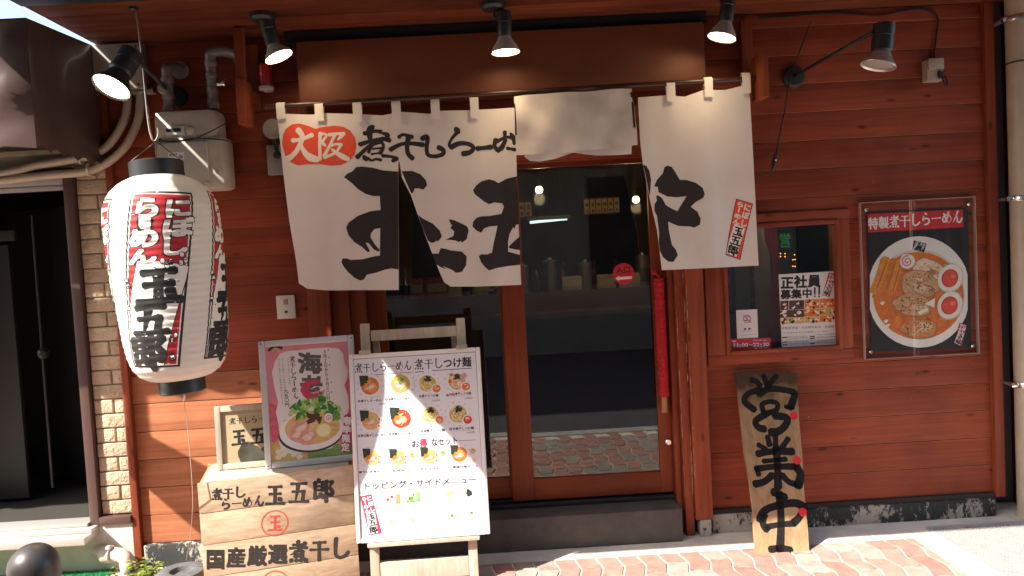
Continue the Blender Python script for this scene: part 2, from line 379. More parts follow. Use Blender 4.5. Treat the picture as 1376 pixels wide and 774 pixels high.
# wavy interlocking pavers, each its own little block in one sheet
g = MB(); PW, PL = .102, .205; rn = random.Random(3)
def edge_x(i, y):   # zigzag joint running away from the wall
    ph = (y/PL) % 1.0
    return i*PW + .013*(1 if .0 <= ph < .5 else -1)*(1-abs(((ph % .5)/.5)*2-1))
def edge_y(j, x, off):
    ph = (x/PW) % 1.0
    return j*PL+off + .007*math.sin(2*math.pi*ph)
i0, i1 = int(-4.2/PW), int(2.05/PW)
for i in range(i0, i1):
    off = PL/2 if i % 2 else 0.0
    j = -1
    while True:
        ya = -.245-(j+1)*PL-off; yb = ya+PL; j += 1
        if ya < -2.1: break
        yb = min(yb, -.245)
        if yb-ya < .02: continue
        n = 7; gap = .0036
        Lp = [(edge_x(i, ya+(yb-ya)*t/n)+gap, ya+(yb-ya)*t/n) for t in range(n+1)]
        Rp = [(edge_x(i+1, ya+(yb-ya)*t/n)-gap, ya+(yb-ya)*t/n) for t in range(n+1)]
        def wy(x, y, s): return y + s*gap + (.006*math.sin(math.pi*2*((x-i*PW)/PW)) if abs(y+.245) > .01 else 0)
        bot = [(Lp[0][0]+(Rp[0][0]-Lp[0][0])*t/5, 0) for t in range(6)]; bot = [(x, wy(x, ya, 1)) for x, _ in bot]
        top = [(Rp[-1][0]+(Lp[-1][0]-Rp[-1][0])*t/5, 0) for t in range(6)]; top = [(x, wy(x, yb, -1)) for x, _ in top]
        ring = bot + Rp[1:-1] + top + Lp[1:-1][::-1]
        ring = [(min(x, 1.970), y) for x, y in ring]
        if max(x for x, _ in ring)-min(x for x, _ in ring) < .02: continue
        cx = sum(p[0] for p in ring)/len(ring); cy = sum(p[1] for p in ring)/len(ring)
        mt = PAV_R if rn.random() < .62 else PAV_G; z = rn.uniform(0, .0015)
        inner = [(cx+(x-cx)*.95, cy+(y-cy)*.975) for x, y in ring]
        g.mesh([(x, y, -.005) for x, y in ring]+[(x, y, z+.001) for x, y in inner], [tuple(range(len(ring), 2*len(ring)))]+[(k, (k+1) % len(ring), len(ring)+(k+1) % len(ring), len(ring)+k) for k in range(len(ring))], mt)
tag(g.build('pavement', smooth=0), kind='structure')
APR = mat('pale_apron_concrete', (.60, .55, .48), .9, 5, .2, bump=.3, bscale=55)
g = MB(); g.slab((-30, -.242, -.03), (30, .02, .001), APR); g.slab((1.975, -2.1, -.03), (30, -.243, .0005), APR); tag(g.build('concrete_apron'), kind='structure')
g = MB(); g.slab((-30, -2.24, -.1), (30, -2.1, .004), CONC, .01); tag(g.build('kerb'), kind='structure')

# ---- the ramen shop
shop = thing('ramen_shop', 'ramen shop front clad in red-brown stained boards with a sliding glass door', 'shop', (0, 0, 0))
XL, XR, OX0, OX1, TOPZ, DT = -1.905, 2.54, -.86, .93, 2.66, 2.0
WX0, WX1, WZ0, WZ1 = 1.155, 1.765, .925, 1.595     # window hole
sd = MB(); zz = .12; ph = .145; rnp = random.Random(5)
def plank(x0, x1, z0, z1, m_=None):
    if x1-x0 < .01 or z1-z0 < .006: return
    sd.slab((x0, -.0, z0+.0016), (x1, .018, z1-.0016), m_ or SID, .0018)
while zz < TOPZ-.01:
    z1 = min(zz+ph, TOPZ)
    plank(XL, OX0-.1, zz, z1, FADED_LIT if zz < .98 else None)
    segs = [(OX1+.07, XR)]
    if z1 > WZ0 and zz < WZ1:
        a, b = zz, z1
        if a < WZ0: plank(OX1+.07, XR, a, WZ0); a = WZ0
        if b > WZ1: plank(OX1+.07, XR, WZ1, b); b = WZ1
        plank(OX1+.07, WX0, a, b); plank(WX1, XR, a, b)
    else: plank(OX1+.07, XR, zz, z1)
    if z1 > DT+.1: plank(OX0-.1, OX1+.07, max(zz, DT+.1), z1)
    zz = z1
sd.build('siding', shop, smooth=30)
# wall core behind the boards, in pieces round the openings
wc = MB(); DARKIN = mat('dark_wall_core', (.03, .022, .02), .9)
wc.slab((XL, .019, 0), (OX0-.02, .12, 2.9), DARKIN); wc.slab((OX1+.02, .019, 0), (WX0-.01, .12, 2.9), DARKIN); wc.slab((WX1+.01, .019, 0), (XR, .12, 2.9), DARKIN)
wc.slab((WX0-.01, .019, 0), (WX1+.01, .12, WZ0-.01), DARKIN); wc.slab((WX0-.01, .019, WZ1+.01), (WX1+.01, .12, 2.9), DARKIN); wc.slab((OX0-.02, .019, DT+.03), (OX1+.02, .12, 2.9), DARKIN)
wc.build('wall_core', shop)
# peeling plinth
PLN = mat('peeling_plinth', (.02, .02, .02), .8)
n = PLN.node_tree.nodes; L = PLN.node_tree.links; b = n['Principled BSDF']
tc = n.new('ShaderNodeTexCoord'); mp = n.new('ShaderNodeMapping'); mp.inputs['Scale'].default_value = (1, 1, .55); L.new(tc.outputs['Object'], mp.inputs[0])
t = n.new('ShaderNodeTexNoise'); t.inputs['Scale'].default_value = 26; t.inputs['Detail'].default_value = 6; t.inputs['Roughness'].default_value = .82; L.new(mp.outputs[0], t.inputs[0])
t9 = n.new('ShaderNodeTexNoise'); t9.inputs['Scale'].default_value = 3.1; t9.inputs['Detail'].default_value = 2; L.new(tc.outputs['Object'], t9.inputs[0]); av = n.new('ShaderNodeMath'); av.operation = 'MULTIPLY_ADD'; av.inputs[1].default_value = .55; L.new(t9.outputs[0], av.inputs[0]); hv = n.new('ShaderNodeMath'); hv.operation = 'MULTIPLY'; hv.inputs[1].default_value = .55; L.new(t.outputs[0], hv.inputs[0]); L.new(hv.outputs[0], av.inputs[2])
cr = n.new('ShaderNodeValToRGB'); cr.color_ramp.elements[0].position = .525; cr.color_ramp.elements[0].color = (.022, .024, .024, 1); cr.color_ramp.elements[1].position = .55; cr.color_ramp.elements[1].color = (.36, .32, .28, 1)
L.new(av.outputs[0], cr.inputs[0]); L.new(cr.outputs[0], b.inputs['Base Color']); bp = n.new('ShaderNodeBump'); bp.inputs['Strength'].default_value = .8; bp.inputs['Distance'].default_value = .01; L.new(cr.outputs[0], bp.inputs['Height']); L.new(bp.outputs[0], b.inputs['Normal'])
g = MB(); g.slab((XL+.01, -.03, 0), (OX0-.13, .018, .118), PLN, .006); g.build('plinth', shop)
g = MB(); g.slab((1.04, -.035, 0), (2.535, .018, .098), PLN, .006); g.slab((1.04, -.02, .098), (2.535, .018, .119), DARKIN); g.build('plinth', shop)
g = MB(); g.slab((.965, -.066, 0), (1.025, -.0, .088), PLN, .006); g.build('post_foot', shop)
# posts, trims
def part(name, lo, hi, m_, bev=.004): 
    g = MB(); g.slab(lo, hi, m_, bev); return g.build(name, shop)
part('corner_trim', (XL-.035, -.03, .02), (XL-.001, .018, TOPZ), SIDZ)
part('corner_trim', (XR+.001, -.03, .1), (XR+.05, .018, TOPZ), SIDZ)
part('door_post', (-.975, -.035, .02), (OX0-.005, -.001, DT+.16), SIDZ)
part('door_post', (OX0-.005+.002, .0, .02), (-.775, .14, DT), SIDZ)
part('door_post', (-.773, .02, .17), (-.70, .15, DT), SIDZ)
part('door_post', (.945, -.07, .09), (1.035, -.001, DT+.16), SIDZ)
part('door_post', (.9, -.045, .0), (.943, .10, DT+.1), SIDZ)
part('door_post', (.868, .0, .0), (.898, .14, DT+.1), SIDZ)
g = MB(); g.slab((OX0-.1, -.028, DT-.02), (OX1-.03, .0, DT+.12), SID, .004); g.slab((OX0, .0, DT-.03), (.868, .14, DT+.0), SID, .003); g.build('door_lintel', shop)
# step and track
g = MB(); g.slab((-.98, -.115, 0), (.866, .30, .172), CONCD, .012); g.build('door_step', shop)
TRK = mat('door_track', (.02, .019, .019), .5, 20, .3)
g = MB(); g.slab((-.70, .03, .172), (.866, .06, .196), TRK, .003); g.slab((-.70, .075, .172), (.866, .13, .206), TRK, .003); g.build('door_track', shop)
# rubbed edges on the posts
WE = mat('rubbed_bare_wood', (.50, .34, .24), .8, 60, .25); rw = random.Random(17)
def rubbed(x, y, z0, z1, w0):
    g = MB(); z = z0; pts = []
    while z < z1:
        hh = rw.uniform(.02, .09); wd = w0*rw.uniform(.2, 1.0)*(rw.random() < .8)
        if wd: g.face([(x-wd*.3, y, z), (x+wd*rw.uniform(.3, .7), y, z+hh*.3), (x+wd*.5, y, z+hh*.8), (x-wd*.1, y, z+hh)], WE)
        z += hh*rw.uniform(.8, 1.3)
    tag(g.build('rubbed_edge', shop, smooth=0), kind='stuff')
rubbed(.94, -.0456, .15, 1.42, .007); rubbed(.948, -.0706, .3, 1.4, .004); rubbed(.899, -.0456, .2, 1.35, .003)
# sliding doors
PANE = glass('door_glass', (.62, .64, .62), 1.0, .012, .07)
def door(x0, x1, y, z0, z1, st, br, tr, parent_only=False):
    f = MB(); d = .034
    f.slab((x0, y, z0), (x0+st[0], y+d, z1), DOORW, .003); f.slab((x1-st[1], y, z0), (x1, y+d, z1), DOORW, .003)
    f.slab((x0+st[0]+.0005, y+.001, z0), (x1-st[1]-.0005, y+d-.001, z0+br), DOORX, .002); f.slab((x0+st[0]+.0005, y+.001, z1-tr), (x1-st[1]-.0005, y+d-.001, z1), DOORX, .002)
    o = f.build('sliding_door', shop)
    p = MB(); p.slab((x0+st[0]-.005, y+.014, z0+br-.005), (x1-st[1]+.005, y+.019, z1-tr+.005), PANE); p.build('pane', o)
    return o
dr = door(.012, .866, .045, .208, 1.985, (.117, .068), .112, .04)
g = MB(); g.bar((.826, .012, 1.33), (.826, .012, .64), .03, .022, wood('handle_wood', (.3, .14, .06), (.45, .23, .1), 'z', .5), .004); g.slab((.815, .015, 1.29), (.837, .046, 1.32), DOORW); g.slab((.815, .015, .66), (.837, .046, .69), DOORW); g.build('pull_handle', dr)
g = MB(); g.lathe([(.0165, 0), (.0165, .006), (.013, .009), (.006, .009), (.005, .006)], (.846, .045, .475), CHROME, (0, -1, 0), 20, (False, True)); g.build('lock', dr)
door(-.698, .10, .088, .212, 1.985, (.1, .1), .112, .04)
# window frame
g = MB(); fw = .05
g.slab((WX0, -.022, WZ0), (WX0+.022, .06, WZ1), SIDZ, .003); g.slab((WX1-.022, -.022, WZ0), (WX1, .06, WZ1), SIDZ, .003); g.slab((WX0+.022, -.022, WZ1-.022), (WX1-.022, .06, WZ1), SID, .003); g.slab((WX0+.022, -.024, WZ0), (WX1-.022, .06, WZ0+.02), SID, .003)
g.slab((WX0-.095, -.014, WZ1), (WX1+.055, -.001, WZ1+.05), SID, .003); g.slab((WX0-.095, -.014, WZ0-.05), (WX1+.055, -.001, WZ0), SID, .003); g.slab((WX0-.095, -.014, WZ0+.001), (WX0, -.001, WZ1-.001), SIDZ, .003); g.slab((WX1, -.014, WZ0+.001), (WX1+.055, -.001, WZ1-.001), SIDZ, .003)
wn = g.build('window', shop)
g = MB(); g.slab((WX0+.02, .02, WZ0+.018), (WX1-.02, .025, WZ1-.02), glass('window_glass', (.72, .74, .72), 1.0, .01, .07)); g.build('pane', wn)
# header box over the door, soffit, beam, canopy beyond the frame
HDR = mat('brown_header_panel', (.20, .058, .024), .5, 3, .06, bump=.02, bscale=8, metal=.2)
g = MB(); g.slab((-.925, -.12, 2.30), (1.08, -.002, 2.60), HDR, .006); g.build('header_panel', shop)
g = MB(); g.slab((-.98, -.10, 2.602), (1.10, -.003, 2.655), mat('black_gap', (.004, .004, .004), .9)); g.build('header_gap', shop)
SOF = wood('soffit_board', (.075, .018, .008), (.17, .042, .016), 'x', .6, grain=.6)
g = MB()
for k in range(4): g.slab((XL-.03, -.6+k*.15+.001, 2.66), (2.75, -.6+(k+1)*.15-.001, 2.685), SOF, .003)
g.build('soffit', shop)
g = MB(); g.slab((XL-.032, -.70, 2.655), (2.76, -.603, 2.86), mat('black_beam', (.012, .013, .016), .5), .006); g.build('eave_beam', shop)
CNV = mat('dark_canopy_cloth', (.06, .03, .025), .8)
g = MB(); g.mesh([(XL-.15, -.70, 2.80), (2.8, -.70, 2.80), (2.8, -1.62, 2.655), (XL-.15, -1.62, 2.655), (XL-.15, -.70, 2.83), (2.8, -.70, 2.83), (2.8, -1.62, 2.685), (XL-.15, -1.62, 2.685)], [(0, 1, 2, 3), (7, 6, 5, 4), (0, 4, 5, 1), (2, 6, 7, 3), (1, 5, 6, 2), (0, 3, 7, 4)], CNV); g.slab((XL-.30, -1.02, 2.665), (XL-.151, -.72, 2.80), CNV, .01); g.slab((XL-.15, -1.64, 2.62), (2.8, -1.622, 2.70), CNV); g.build('canopy', shop)  # box at the canopy's left end added, unseen, to shade the curtain's lower corner
g = MB(); UPW = mat('upper_facade', (.3, .24, .2), .9, 3, .15)
g.slab((XL-.03, -.60, 2.9), (2.8, .3, 7.5), UPW); g.build('upper_storey', shop)
# rod brackets (brown timber arms)
for x, zt in ((-1.165, 2.62), (1.318, 2.62)):
    g = MB(); g.slab((x-.028, -.045, 2.30), (x+.028, -.001, zt), SIDZ, .004); g.slab((x-.022, -.26, 2.19), (x+.022, -.14, 2.40), SIDZ, .006); g.slab((x-.02, -.145, 2.33), (x+.02, -.04, 2.375), SIDZ, .003)
    if x < 0: g.bar((x-.01, -.2, 2.38), (x-.005, -.2, 2.655), .045, .03, SIDZ, .003)
    g.build('rod_bracket', shop)
# interior shell
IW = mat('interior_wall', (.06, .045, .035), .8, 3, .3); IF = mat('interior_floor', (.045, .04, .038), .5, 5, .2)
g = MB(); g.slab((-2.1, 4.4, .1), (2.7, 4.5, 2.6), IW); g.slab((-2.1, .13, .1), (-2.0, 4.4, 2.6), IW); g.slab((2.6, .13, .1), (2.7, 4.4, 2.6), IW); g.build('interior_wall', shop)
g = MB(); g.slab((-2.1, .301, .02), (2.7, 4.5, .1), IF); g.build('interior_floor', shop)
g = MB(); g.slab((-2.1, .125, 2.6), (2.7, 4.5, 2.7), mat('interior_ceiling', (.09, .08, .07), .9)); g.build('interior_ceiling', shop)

# ---- the neighbour on the left
nb = thing('neighbour_house', 'house next door with rough beige brick tiles and a dark doorway', 'house', (-2.6, 0, 0))
BT = mat('beige_brick_tile', (.50, .385, .265), .9, 18, .18, bump=1.0, bscale=55, island=.12)
g = MB(); rb = random.Random(8); z = .285; row = 0
g.slab((-2.10, .001, .285), (XL-.037, .1, 2.60), mat('tile_mortar', (.5, .39, .28), .95))
while z < 2.55:
    x = -2.10 - (.105 if row % 2 else 0.02)
    while x < XL-.04:
        a, b_ = max(x, -2.10), min(x+.205, XL-.038)
        if b_-a > .015: g.slab((a+.0025, -.010-rb.uniform(0, .005), z+.003), (b_-.0025, .005, z+.0715), BT, .005)
        x += .21
    z += .0745; row += 1
g.build('wall', nb, smooth=60)
ND = mat('brown_aluminium', (.085, .045, .038), .45)
g = MB(); g.slab((-2.15, -.04, .24), (-2.103, .1, 2.06), ND, .004); g.slab((-3.4, -.04, 2.012), (-2.151, .1, 2.062), ND, .004); g.slab((-3.4, .03, .22), (-3.36, .1, 2.01), ND)
dfo = g.build('door_frame', nb)
ALU = mat('silver_aluminium', (.55, .53, .5), .35, metal=.4)
g = MB(); g.slab((-3.36, -.03, 1.955), (-2.152, .02, 1.975), ALU, .003); g.slab((-3.36, -.03, 1.978), (-2.152, .02, 2.010), ALU, .003); g.build('head_rail', nb)
g = MB(); g.slab((-3.4, -.17, .19), (-2.11, -.04, .225), ALU, .004); g.slab((-3.4, -.10, .226), (-2.11, .1, .245), ALU, .003); g.slab((-3.4, -.06, .246), (-2.152, -.03, .262), ALU, .003); g.build('threshold', nb)
g = MB(); g.slab((-2.10, -.045, .245), (XL-.037, -.001, .283), ND, .003); g.build('sill_trim', nb)
LC = mat('whitish_base_concrete', (.66, .61, .54), .9, 8, .16, bump=.3, bscale=50)
g = MB(); g.slab((-3.6, -.03, 0), (XL-.037, .1, .244), LC, .004); g.build('base', nb)
TANS = mat('tan_render', (.40, .31, .22), .9, 8, .2)
DKD = mat('dark_door_leaf', (.035, .034, .032), .5, 4, .2)
g = MB(); g.bar((-2.72, .85, .25), (-2.72, .85, 1.95), .9, .04, DKD, .004, up=(.45, .9, 0)); g.build('door_leaf', nb)
g = MB(); g.tube([at(43, 290, .42), at(71, 655, .42)], .008, mat('door_edge_metal', (.07, .065, .06), .35, metal=.6), 8); g.lathe([(.012, 0), (.03, .02), (.03, .04), (.015, .055)], at(60, 474, .42), MATS['door_edge_metal'], (.4, -1, 0), 16); g.build('door_edge', nb)
HPN = mat('hall_panel', (.022, .022, .02), .55, 3, .15); g = MB(); pa, pb = at(-60, 300, .46), at(40, 650, .46); g.slab((pa.x, .46, .26), (pb.x-.01, .49, 1.72), HPN, .004); g.slab((pa.x, .46, 1.74), (pb.x+.03, .49, 1.80), HPN, .004); g.build('inner_panel', nb)
CASTER = mat('shadow_caster_panel', (.4, .38, .36), .5); g = MB(); g.mesh([(x, y, z) for x in (-2.97, -2.93) for y, z in ((-.67, 1.64), (-.67, 1.90), (-.95, 2.12), (-1.2, 2.2), (-1.2, 1.80), (-.9, 1.68))], [(0, 1, 2, 3, 4, 5), (11, 10, 9, 8, 7, 6)]+[(i, (i+1) % 6, 6+(i+1) % 6, 6+i) for i in range(6)], CASTER); g.slab((-2.96, -.69, 1.88), (-2.94, -.67, 2.14), BLKMET); g.build('shadow_caster', nb)  # unseen panel added to cast the diagonal shadow band on the lower boards
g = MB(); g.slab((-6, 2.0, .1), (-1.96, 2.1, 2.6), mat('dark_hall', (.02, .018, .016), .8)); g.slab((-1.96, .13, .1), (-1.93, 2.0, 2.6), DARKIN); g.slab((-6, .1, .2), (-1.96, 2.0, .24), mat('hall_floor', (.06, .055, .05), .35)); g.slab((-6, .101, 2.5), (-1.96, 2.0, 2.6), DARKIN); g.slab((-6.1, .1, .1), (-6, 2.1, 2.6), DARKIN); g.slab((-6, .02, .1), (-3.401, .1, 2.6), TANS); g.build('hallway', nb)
g = MB(); g.slab((-3.6, -.02, 2.064), (-2.101, .1, 2.60), TANS); g.slab((-3.6, -.045, 2.13), (-2.101, -.021, 2.155), TANS, .003); g.build('upper_wall', nb)
# neighbour's awning: brown vinyl box awning with scalloped hem
VIN = mat('brown_vinyl', (.075, .047, .042), .3, 5, .15, bump=.35, bscale=6, coat=.25); VINL = VIN
aw = thing('vinyl_awning', 'creased brown vinyl awning with a scalloped hem over the dark doorway', 'awning', (-2.6, -.3, 2.1))
g = MB(); ax, axw, AF = -1.89, -1.938, -.66
def hemz(t): return 2.045 + .028*abs(math.sin(t*math.pi*3.3+.3))
NX, NZ = 40, 14
def crease(a, b): return .03*math.sin(a*9+b*3)*math.sin(b*7+1)+.012*math.sin(a*23+b*5)+.008*math.sin(b*31-a*11)
vv = []; 
for i in range(NX+1):
    x = -4.6+(ax+4.6)*i/NX
    for j in range(NZ+1):
        zb = hemz(x*1.6); z = zb+(2.592-zb)*j/NZ; vv.append((x, AF+(crease(x, z) if i < NX else 0), z))
g.mesh(vv, [(i*(NZ+1)+j, (i+1)*(NZ+1)+j, (i+1)*(NZ+1)+j+1, i*(NZ+1)+j+1) for i in range(NX) for j in range(NZ)], VIN)
g.build('front_valance', aw, smooth=80)
g = MB(); vv = []
for i in range(25):
    y = AF+(-.013-AF)*i/24
    for j in range(NZ+1):
        zb = hemz(y*2.4+ .1) + (.0 if i else 0); zt = 2.592+.06*i/24; z = zb+(zt-zb)*j/NZ; vv.append((ax+(axw-ax)*i/24+.008*math.sin(y*14+z*3)*math.sin(z*6)*(1 if 0 < i < 24 else 0), y, z))
g.mesh(vv, [(i*(NZ+1)+j, (i+1)*(NZ+1)+j, (i+1)*(NZ+1)+j+1, i*(NZ+1)+j+1) for i in range(24) for j in range(NZ)], VIN); g.build('side_panel', aw, smooth=80)
g = MB(); g.mesh([(-4.6, AF, 2.592), (ax, AF, 2.592), (axw, -.013, 2.652), (-4.6, -.013, 2.652)], [(0, 1, 2, 3)], VIN); g.build('top_sheet', aw)
g = MB(); g.tube([(-4.6, -.6, 2.13), (-1.95, -.6, 2.13)], .012, GRYMET, 8); g.tube([(-1.97, -.6, 2.13), (-1.97, -.01, 2.15)], .011, GRYMET, 8); g.build('frame_tube', aw)

# ---- what stands to the right, and across the street (seen mirrored in the door)
rnb = thing('right_hand_building', 'dark maroon building edge beyond the drainpipe', 'building', (3.4, 0, 0))
g = MB(); g.slab((2.76, .0, .0), (4.6, .4, 7), mat('maroon_wall', (.09, .02, .025), .5, 4, .15)); g.build('wall', rnb)
g = MB(); g.slab((2.592, .16, 0), (2.759, .25, 7), mat('gap_infill', (.1, .085, .085), .9)); g.build('gap_panel', rnb)
opp = thing('opposite_building', 'shaded building across the street, seen only mirrored in the door glass', 'building', (0, -9, 0))
g = MB(); OB = mat('opposite_wall', (.30, .255, .21), .9, 2, .2); g.slab((-12, -12, -.02), (14, -7.2, 7.6), OB); g.build('wall', opp)
WG = mat('opposite_window', (.03, .035, .04), .15)
for i in range(8):
    for zz in (1.0, 4.6):
        g = MB(); x = -11+i*3.1; g.slab((x, -7.2, zz), (x+1.7, -7.16, zz+1.6), WG, .0); g.build('window', opp)
g = MB(); g.slab((-12, -7.21, 3.0), (14, -6.5, 3.25), mat('opposite_awning', (.45, .42, .38), .8)); g.build('ledge', opp)
# ================================================================== THINGS ON AND IN FRONT OF THE SHOP
def charbox(A, ch, x0, y0, x1, y1, Q, m_, lv, bold=.02, wt=None):
    "one character fitted in a box read off the photograph (y down)"
    T = lambda cx, cy: Q(x0+(x1-x0)*cx, y1-(y1-y0)*cy)
    if wt and ch in BR:
        o = T(.5, .5); wdt = ((Vector(T(1, .5))-Vector(T(0, .5))).length+(Vector(T(.5, 1))-Vector(T(.5, 0))).length)/2
        for j, st in enumerate(BR[ch]):
            A.stroke([T(st[1+q], st[2+q]) for q in range(0, len(st)-1, 2)], wt*wdt*(.8 if st[0] == H else 1.08), m_, lv+j*.02, WP[st[0][0]])
    else:
        ad = glyph(ch)[2] if ord(ch) < 0x2000 else 1
        A.text(ch, 0, 0, 1, m_, lv=lv, bold=bold, T=lambda cx, cy: T(cx/ad, cy*(1 if ad == 1 else 1.12)))
def line_of(A, s, x0, x1, y0, y1, hgt, Q, m_, lv, bold=.02, wt=None, slope=0, fill=.98):
    n = len(s); w_ = (x1-x0)/n
    for i, c in enumerate(s):
        yy = y0+(y1-y0)*(i+.5)/n
        charbox(A, c, x0+w_*i+w_*(1-fill)/2, yy-hgt/2, x0+w_*(i+1)-w_*(1-fill)/2, yy+hgt/2, Q, m_, lv, bold, wt)
def column_of(A, s, x, y0, y1, wd, Q, m_, lv, bold=.02, wt=None, x1=None):
    n = len(s); h_ = (y1-y0)/n; x1 = x if x1 is None else x1
    for i, c in enumerate(s):
        xx = x+(x1-x)*(i+.5)/n
        if c == 'ー':
            A.stroke([Q(xx, y0+h_*(i+.1)), Q(xx, y0+h_*(i+.9))], (Vector(Q(xx+wd*.12, y0))-Vector(Q(xx, y0))).length*1.6, m_, lv)
        else: charbox(A, c, xx-wd/2, y0+h_*i+h_*.03, xx+wd/2, y0+h_*(i+1)-h_*.03, Q, m_, lv, bold, wt)
def narrow_label(A, Q, quad, lv, wh, rd, bk):
    "the red and white shop label: hiragana over the three big characters; Q maps photo px to the sheet"
    (x0, y0), (x1, y1), (x2, y2), (x3, y3) = quad
    def P(a, b):
        return Q(x0*(1-a)*(1-b)+x1*a*(1-b)+x2*a*b+x3*(1-a)*b, y0*(1-a)*(1-b)+y1*a*(1-b)+y2*a*b+y3*(1-a)*b)
    A.poly([P(0, 0), P(1, 0), P(1, 1), P(0, 1)], bk, lv); A.poly([P(.04, .012), P(.96, .012), P(.96, .988), P(.04, .988)], rd, lv+1)
    A.poly([P(.2, .42), P(.9, .45), P(.72, .97), P(.05, .97), P(.06, .8)], wh, lv+2)
    for s, a, b0, b1 in (('にぼし', .74, .02, .43), ('らーめん', .3, .02, .43)):
        column_of(A, s, a, b0, b1, .44, P, wh, lv+2, .05)
    column_of(A, '玉五郎', .55, .45, .96, .66, P, bk, lv+3, .05, .2, .4)

# ---------------------------------------------------------------- noren
CL = mat('noren_cotton', (.79, .725, .69), .9, 5, .05, bump=.12, bscale=500, trans_light=.12)
YN = -.2
def wav(x, z):
    k = min(max((2.28-z)/.9, 0), 1)
    return .016*k*math.sin(x*11+.7)+.010*k*math.sin(x*23+z*3+1)+.0015*math.sin(x*41)+.01*k*math.sin(z*7+x*3)
def FN(u, v, h): return Vector((u, YN+wav(u, v)-h, v))
def XZ(px, py): p = at(px, py, YN); return (p.x, p.z)
noren = thing('noren_curtain', 'long off-white entrance curtain with huge black brush characters hung over the door', 'curtain', (.12, YN, 2.29))
def newA(): return Art(FN, [-1.1+.02*i for i in range(125)], [1.3+.02*i for i in range(54)])
def crop1(x, y): return XZ(440+x/3.871, 200+y/3.871)
def crop3(x, y): return XZ(370+x/4.17, 130+y/4.17)
def crop2(x, y): return XZ(850+x/4.556, 200+y/4.556)
# left pair (one cloth with a slit)
A = newA()
out = [(372, 154), (383, 153), (420, 154), (440, 152), (487, 153.5), (514, 155), (538, 150), (576, 153), (590, 149), (634, 148), (685, 145), (693, 145), (694.5, 240), (697, 300), (700.5, 383), (640, 385), (606, 385), (597, 379), (590, 363), (574, 322), (561, 287), (552, 262), (540, 239), (536.5, 217), (535, 217), (535, 390), (440, 390), (412, 388), (400, 381), (396, 350), (388, 300), (380, 230), (375, 180)]
A.poly([XZ(*p) for p in out], CL, 0)
hem = [(399, 379), (412, 386), (440, 388.4), (534, 388.4)]
ps = [crop1(*p) for p in [(88,148),(130,180),(160,210),(200,235),(240,246),(272,245),(277,320),(275,412),(272,555),(240,560),(180,575),(120,578),(100,570),(78,570),(73,590),(85,615),(105,640),(140,672),(168,685),(188,680),(205,655),(250,645),(300,628),(330,622),(367,628),(367,118),(290,112),(235,98),(178,93),(150,97),(130,120),(105,130)]]
A.poly(ps, INK, 2)
A.poly([crop1(*p) for p in [(278,318),(225,325),(160,350),(110,385),(98,410),(110,450),(140,485),(180,510),(210,538),(222,532),(200,488),(215,490),(240,522),(262,534),(273,528),(245,495),(225,460),(228,440),(245,418),(278,411)]], INK, 2.3)
for pl in ([(386,116),(440,115),(485,133),(512,163),(520,190),(500,213),(478,207),(456,206),(446,228),(437,232),(408,170)],
           [(473,345),(500,365),(550,390),(585,425),(597,455),(580,480),(567,478),(560,486),(545,490),(524,478),(498,415)],
           [(632,366),(660,372),(700,390),(728,405),(735,425),(725,470),(700,488),(694,478),(684,486),(670,478),(646,474),(615,474),(655,455),(662,430),(640,412),(650,400),(640,385)],
           [(546,545),(580,545),(590,517),(615,520),(640,528),(700,535),(725,560),(722,605),(700,640),(670,645),(650,630),(600,608),(620,626),(590,615),(568,600)],
           [(758,215),(775,190),(800,170),(840,158),(870,165),(890,177),(930,155),(984,142),(996,392),(980,395),(972,420),(968,405),(948,440),(940,480),(940,535),(1003,552),(1003,603),(940,610),(880,620),(840,633),(820,615),(800,590),(788,560),(800,548),(830,550),(856,540),(865,490),(885,400),(840,405),(815,415),(800,437),(775,425),(755,405),(758,380),(775,360),(800,352),(840,350),(905,338),(918,300),(910,282),(870,278),(840,288),(815,275),(790,255),(765,235)],
           [(1001,455),(975,478),(945,505),(945,516),(970,522),(1001,526)]):
    A.poly([crop1(*p) for p in pl], INK, 2)
# red gourd with the city name, and the brush line beside it
A.poly([crop3(*p) for p in [(38,270),(42,215),(62,178),(95,155),(135,150),(180,162),(225,180),(270,170),(330,162),(380,168),(420,190),(447,230),(453,280),(445,325),(420,360),(370,383),(310,386),(240,378),(180,378),(130,385),(85,365),(55,330)]], ORED, 2)
WB = mat('undyed_character', (.76, .7, .66), .9)
px3 = (Vector(crop3(501, 200))-Vector(crop3(500, 200))).length
def strokes3(lst, m_, lv):
    for j, (pts, wd, pf) in enumerate(lst): A.stroke([crop3(*p) for p in pts], wd*px3, m_, lv+.02*j, {'a': (1.1, .8, .85, 1.1), 'd': (1.2, .95, .7, .3), 'n': (.5, .8, 1.2, .9), 'k': (.8, 1.2, 1.1, .7), 'v': (1.2, .9, .9, 1.0)}[pf], 5)
strokes3([([(98, 246), (150, 238), (206, 214)], 25, 'a'), ([(128, 186), (152, 228), (124, 300), (92, 335), (66, 350)], 32, 'a'), ([(142, 268), (166, 312), (196, 340), (238, 353)], 36, 'n'),
          ([(253, 204), (250, 262), (252, 352)], 20, 'v'), ([(254, 208), (288, 214), (266, 250)], 16, 'a'), ([(262, 258), (284, 276)], 16, 'k'), ([(302, 214), (340, 208), (386, 208)], 20, 'a'), ([(332, 216), (312, 262), (276, 332)], 19, 'a'), ([(304, 276), (344, 266), (372, 270)], 17, 'a'), ([(368, 266), (340, 312), (276, 342)], 18, 'a'), ([(318, 296), (360, 326), (412, 352)], 27, 'n'), ([(388, 204), (352, 240)], 17, 'k')], WB, 3)
